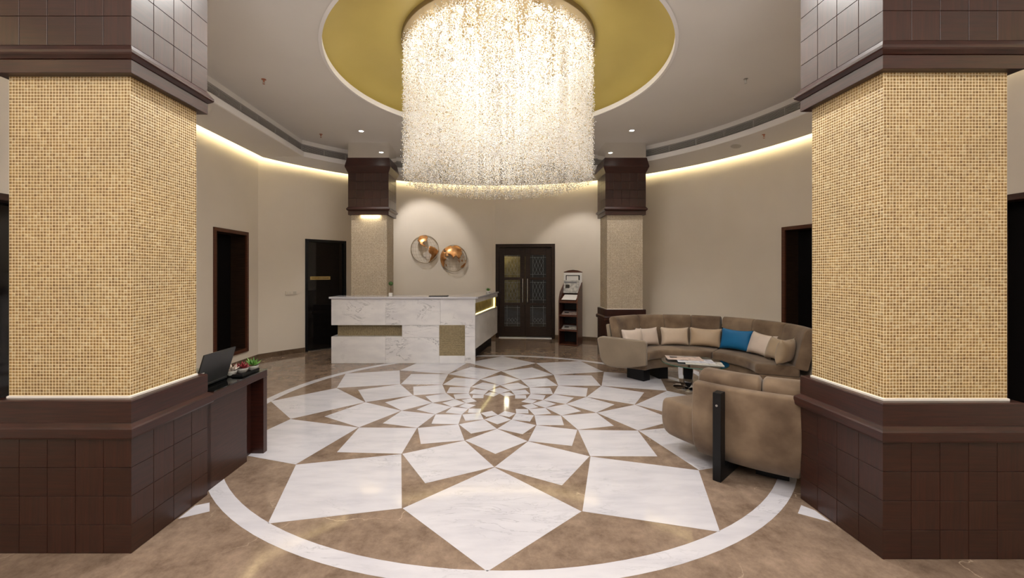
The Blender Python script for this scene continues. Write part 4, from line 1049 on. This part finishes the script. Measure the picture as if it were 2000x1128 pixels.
sheet('newspaper', 'grey newspaper standing upright at the top of the newspaper stand', M['news'], rloc(RWd / 2 - .02, RDp - .075, 1.2), .33, .27, (rad(80), 0, RK), gN)
sheet('leaflet', 'white leaflet on the sloping top shelf of the newspaper stand', M['paper'], rloc(RWd / 2, .165, .985), .30, .26, (rad(21), 0, RK), gN, .004, 'leaflet', False)
mb = MB()
sheet('newspaper', 'pinkish newspaper on the middle shelf of the newspaper stand', M['news_pink'], rloc(RWd / 2 + .01, .16, .655), .33, .24, (rad(14), 0, RK + .1), gN)
sheet('newspaper', 'grey newspaper on the lowest shelf of the newspaper stand', M['news'], rloc(RWd / 2 + .01, .16, .355), .33, .24, (rad(14), 0, RK + .06), gN)

# ------------------------------------------------------------------ curved sofas
SC1 = (2.50, 5.12)
def sofa_back():
    t = thing('curved_sofa', 'long curved taupe velvet sofa under the cushions, facing the camera', 'sofa', (*SC1, 0), 0, 'curved velvet sofas')
    c = (0, 0)
    base = rounded([(.66, .17), (1.12, .15), (1.14, .305), (.655, .305)], .02)
    seat = rounded([(.62, .305), (1.06, .305), (1.06, .43), (.62, .425)], [.03, .01, .01, .04])
    shell = rounded([(1.125, .15), (1.19, .15), (1.275, .745), (1.225, .745)], .012)
    back = rounded([(1.00, .40), (1.13, .38), (1.225, .83), (1.19, .865), (1.13, .865), (1.095, .83)], [.03, .02, .03, .02, .02, .03])
    for a0, a1 in ((47.6, 134), (-24, 46.8)):
        mb = MB(); mb.arc(base, c, rad(a0), rad(a1), 28); mb.build('seat_base', M['velvet'], t, True)
        mb = MB(); mb.arc(seat, c, rad(a0), rad(a1), 28, .02); mb.build('seat', M['velvet'], t, True)
        mb = MB(); mb.arc(shell, c, rad(a0), rad(a1), 28); mb.build('back_shell', M['velvet_light'], t, True)
    for a0, a1 in ((109, 134.5), (88, 108.8), (68, 87.8), (48.2, 67.8), (26, 46.6), (2, 25.8), (-24.5, 1.8)):
        mb = MB(); mb.arc(back, c, rad(a0), rad(a1), 10, .014); mb.build('back_cushion', M['velvet'], t, True)
    arm = rounded([(.63, .25), (.95, .165), (1.27, .16), (1.34, .545), (1.30, .578), (.66, .578), (.63, .55)], [.02, .2, .2, .04, .03, .03, .02], 6)
    mb = MB(); mb.arc(arm, c, rad(134.8), rad(141), 5, .02); mb.build('arm', M['velvet_light'], t, True)
    for a in (124, 100, 72, 40, 10, -16):
        mb = MB(); mb.box(-.14, .14, -.07, .07, 0, .165, M4=Matrix.Rotation(rad(a), 4, 'Z') @ Matrix.Translation((.86, 0, 0)), bev=.004); mb.build('foot_and_shade', M['black'], t)  # black feet, made wide to fill in the shade under the arm
    return t
sofa_back()
def sofa_front():
    c = (0, 0)
    t = thing('curved_sofa', 'nearer curved velvet sofa seen from behind with a black back post', 'sofa', (2.662, 3.935, 0), 0, 'curved velvet sofas')
    seat = rounded([(.70, .12), (1.22, .10), (1.315, .17), (1.335, .30), (1.315, .44), (.70, .44)], [.05, .06, .06, .05, .04, .06])
    mb = MB(); mb.arc(seat, c, rad(197.5), rad(243.4), 20, .05); mb.build('seat', M['velvet'], t, True)
    shell = rounded([(1.22, .12), (1.28, .085), (1.345, .17), (1.375, .35), (1.35, .655), (1.28, .665), (1.27, .5)], [.02, .05, .05, .1, .02, .02, .02])
    mb = MB(); mb.arc(shell, c, rad(213), rad(242.4), 16, .012); mb.build('back_shell', M['velvet'], t, True)
    back = rounded([(1.06, .42), (1.27, .42), (1.275, .70), (1.22, .745), (1.13, .745), (1.09, .70)], [.04, .02, .05, .04, .04, .05])
    for a0, a1 in ((212.5, 232.3), (232.6, 244.6)):
        mb = MB(); mb.arc(back, c, rad(a0), rad(a1), 10, .025); mb.build('back_cushion', M['velvet'], t, True)
    Mx = Matrix.Rotation(rad(222.2), 4, 'Z')
    mb = MB(); mb.box(1.365, 1.45, -.028, .028, 0, .635, M4=Mx, bev=.004); mb.box(.86, 1.45, -.028, .028, .0, .10, M4=Mx, bev=.004); mb.build('back_post', M['black'], t)
    mb = MB(); mb.tube([(*(Mx @ Vector((1.449, .0, .545)))[:2], .545), (*(Mx @ Vector((1.455, 0, .545)))[:2], .545)], .008, 10); mb.build('bolt', M['steel'], t)
    mb = MB(); mb.arc([(.80, .0), (1.12, .0), (1.12, .115), (.80, .115)], c, rad(230), rad(240.5), 6, 0); mb.build('plinth', M['black'], t)
sofa_front()

def cushion(label, mat, theta, r, z, tilt, w=.44, h=.29, dep=.13, yaw=0, roll=0, blue=False):
    mb = MB(); nu, nv = 16, 12
    for sgn in (-1, 1):
        rows = []
        for j in range(nv + 1):
            row = []
            for i in range(nu + 1):
                u = -1 + 2 * i / nu; v = -1 + 2 * j / nv
                fu = math.copysign(abs(u) ** .9, u); fv = math.copysign(abs(v) ** .9, v)
                pin = 1 - .085 * (1 - v * v) * (abs(u) ** 3); pinv = 1 - .15 * (1 - u * u) * (abs(v) ** 3)
                th_ = (1 - abs(u) ** 2.6) ** .6 * (1 - abs(v) ** 2.6) ** .6
                row.append((fu * w / 2 * pin, sgn * dep / 2 * th_, fv * h / 2 * pinv))
            rows.append(row)
        mb.grid(rows)
    me = mb.mesh('throw_cushion', mat, True)
    bm = bmesh.new(); bm.from_mesh(me); bmesh.ops.remove_doubles(bm, verts=bm.verts, dist=.0008); bmesh.ops.recalc_face_normals(bm, faces=bm.faces); bm.to_mesh(me); bm.free()
    o = link('throw_cushion', me)
    a = rad(theta)
    o.location = (SC1[0] + r * math.cos(a), SC1[1] + r * math.sin(a), z)
    o.rotation_mode = 'XYZ'
    R3 = Matrix.Rotation(a - PI / 2 + rad(yaw), 4, 'Z') @ Matrix.Rotation(rad(-tilt), 4, 'X') @ Matrix.Rotation(rad(roll), 4, 'Y')
    o.rotation_euler = R3.to_euler()
    return tag(o, label, 'cushion', 'throw cushions on the curved sofa')
cushion('pale cushion at the left end of the curved sofa, half behind the arm', M['cush_pale'], 125.5, .935, .565, 16, yaw=-14, w=.36, h=.275)
cushion('pale cushion second from the left end of the curved sofa', M['cush_pale'], 107.5, .95, .565, 14, w=.385, h=.27)
cushion('cream cushion left of the beige one, third from the left on the curved sofa', M['cush_cream'], 82, .95, .565, 14, w=.405, h=.275)
cushion('beige cushion directly left of the bright blue cushion', M['cush_beige'], 57.5, .95, .57, 14, w=.425, h=.28)
cushion('bright blue cushion on the curved sofa', M['cush_blue'], 33.5, .945, .58, 16, w=.425, h=.305)
cushion('pale cushion directly right of the blue cushion', M['cush_pale'], 10, .92, .58, 18, w=.40, h=.305, roll=3)
cushion('tan cushion second from the right end of the curved sofa', M['cush_tan'], -10, .905, .58, 20, w=.36, h=.285, yaw=8)
cushion('tan cushion turned edge on at the right end of the curved sofa', M['cush_tan'], -20.5, .93, .585, 10, w=.33, h=.30, yaw=-38, dep=.14)

# ------------------------------------------------------------------ glass coffee table with papers
TC = (2.49, 5.17)
tb = thing('coffee_table', 'round glass coffee table on curved chrome legs in front of the sofa', 'table', (*TC, 0))
mb = MB(); mb.lathe([(0, .372), (.385, .372), (.388, .376), (.385, .382), (0, .382)], 64, cap=False); mb.build('glass_top', M['glass'], tb, True, 30)
mb = MB(); mb.lathe([(.3875, .3725), (.3895, .377), (.3875, .3815)], 64, cap=False); mb.build('glass_edge', M['glassedge'], tb, True)
bc = (.055, .20)
mb = MB(); mb.lathe([(0, 0), (.215, 0), (.215, .008), (.20, .014), (0, .016)], 48, (*bc, 0), cap=False); mb.build('base_disc', M['chrome'], tb, True, 30)
def strip(pts, wdir, w, th):
    pts = [Vector(p) for p in pts]; wdir = Vector(wdir).normalized(); rows = []
    for i, p in enumerate(pts):
        tt = (pts[min(i + 1, len(pts) - 1)] - pts[max(i - 1, 0)]).normalized(); nn = tt.cross(wdir).normalized()
        rows.append([p + wdir * w / 2 + nn * th / 2, p - wdir * w / 2 + nn * th / 2, p - wdir * w / 2 - nn * th / 2, p + wdir * w / 2 - nn * th / 2])
    mb = MB(); mb.grid(rows, closed_u=True, cap=True); return mb
def bez(a, b, c, d, n=14): 
    a, b, c, d = map(Vector, (a, b, c, d)); return [a * (1 - t) ** 3 + b * 3 * t * (1 - t) ** 2 + c * 3 * t * t * (1 - t) + d * t ** 3 for t in [k / n for k in range(n + 1)]]
strip(bez((.02, .16, .02), (-.10, .14, .02), (-.125, .10, .12), (-.145, .05, .37)), (.35, -1, 0), .075, .012).build('leg', M['chrome'], tb, True, 30)
strip(bez((.03, .17, .02), (.01, .02, .02), (0, -.05, .10), (-.005, -.06, .37)), (1, 0, 0), .075, .012).build('leg', M['chrome'], tb, True, 30)
strip(bez((.09, .2, .02), (.20, .22, .02), (.21, .2, .12), (.22, .16, .37)), (.2, 1, 0), .075, .012).build('leg', M['chrome'], tb, True, 30)
gT = 'newspapers on the glass table'
sheet('newspaper', 'pink newspaper on top of the papers on the glass coffee table', M['news_pink'], (2.42, 5.30, .3990), .42, .24, (0, 0, rad(-14)), gT, .007)
sheet('newspaper', 'blue and white newspaper under the pink one on the glass coffee table', M['news_blue'], (2.50, 5.17, .3910), .42, .24, (0, 0, rad(-16)), gT, .007)
sheet('newspaper', 'lowest white newspaper on the glass coffee table, sticking out to the right', M['news'], (2.56, 5.07, .3830), .42, .22, (0, 0, rad(-20)), gT, .007)

# ------------------------------------------------------------------ desk by the front left column
DK = (-2.28, 3.13)
desk = thing('side_desk', 'dark wood desk with a glass top attached behind the front left column', 'desk', (-2.28, 3.13, 0))
def db(name, x0, x1, y0, y1, z0, z1, mat, bev=.003):
    mb = MB(); mb.box(x0 + 2.28, x1 + 2.28, y0 - 3.13, y1 - 3.13, z0, z1, bev=bev); return mb.build(name, mat, desk)
DX0, DX1, DY0, DY1 = -2.62, -1.925, 2.812, 3.475
db('top_board', DX0, DX1, DY0, DY1, .628, .684, M['woodh'])
db('glass_top', DX0, DX1 + .003, DY0 + .002, DY1 + .003, .6845, .692, glass_mat('desk_glass', (.75, .85, .8), .10), 0)
db('leg_panel', DX0, DX1 - .001, DY1 - .055, DY1 - .001, 0, .627, M['woodh'])
db('leg_panel', DX0, DX1 - .05, DY0, DY0 + .05, 0, .627, M['woodh'])
db('modesty_panel', -2.10, -2.03, DY0 + .051, DY1 - .056, 0, .627, M['woodh'])
db('modesty_panel', -2.029, -1.975, DY0 + .0, DY1 - .20, 0, .627, M['wood'])
lt = thing('laptop', 'open dark laptop seen from behind on the wood desk', 'laptop', (-2.10, 2.985, .692))
mb = MB(); mb.box(-.20, .045, -.172, .172, .004, .02, bev=.004); mb.build('keyboard_base', M['laptop'], lt)
mb = MB(); mb.box(-.19, .02, -.16, .16, .0195, .0215); mb.build('keyboard', M['black'], lt)
LM = Matrix.Translation((.045, 0, .02)) @ Matrix.Rotation(rad(17), 4, 'Y')
mb = MB(); mb.box(-.009, 0, -.172, .172, .0, .232, M4=LM, bev=.003); lid = mb.build('screen_lid', M['laptop'], lt)
mb = MB(); mb.box(-.0102, -.0092, -.16, .16, .015, .222, M4=LM); mb.build('screen', M['screen'], lid)
mb = MB()
for q in range(3):
    mb.box(.0001, .0012, -.150 + q * .012, -.142 + q * .012, .085, .098, M4=LM)
mb.build('lid_mark', M['paper'], lid)
mb = MB(); mb.tube([(.045, -.15, .018), (.045, .15, .018)], .007, 8); mb.build('hinge', M['laptop'], lt)
tr = thing('plant_tray', 'black rectangular tray under the small plant bowls on the desk', 'tray', (-2.02, 3.315, .692))
mb = MB(); mb.box(-.07, .055, -.115, .115, 0, .006, bev=.002)
for a in ((-.07, -.064, -.115, .115), (.049, .055, -.115, .115), (-.064, .049, -.115, -.109), (-.064, .049, .109, .115)): mb.box(*a, .006, .018)
mb.build('tray', M['black'], tr)
def bowl_plant(label, x, y, leafm, n, seed, r=.045, lift=.35, pot='potgrey', L=.075):
    t = thing('bowl_plant', label, 'plant', (x, y, .699), 0, 'plant bowls on the desk tray')
    mb = MB(); mb.lathe([(0, 0), (r * .55, 0), (r * .9, .016), (r, .034), (r * .97, .037), (r * .9, .03), (0, .028)], 20, cap=False); mb.build('bowl', M[pot], t, True)
    mb = MB(); mb.lathe([(0, .031), (r * .88, .030), (r * .88, .027), (0, .027)], 16, cap=False); mb.build('soil', M['soil'], t)
    mb = MB(); rosette(mb, (0, 0, .03), n, L, .0085, lift, seed); rosette(mb, (.012, .01, .03), n // 2, L * .8, .008, lift + .2, seed + 1); mb.build('leaves', M[leafm], t)
bowl_plant('red leaved plant in a grey bowl on the desk tray behind the laptop', -2.035, 3.31, 'leaf_red', 14, .3)
bowl_plant('bright green plant in a grey bowl nearest the end of the desk', -2.005, 3.40, 'leaf', 18, 1.1, .044, L=.085)
bowl_plant('pale variegated plant in a bowl mostly hidden by the laptop lid', -2.065, 3.222, 'cush_pale', 10, 2.0, .04)

bpy.context.view_layer.update()
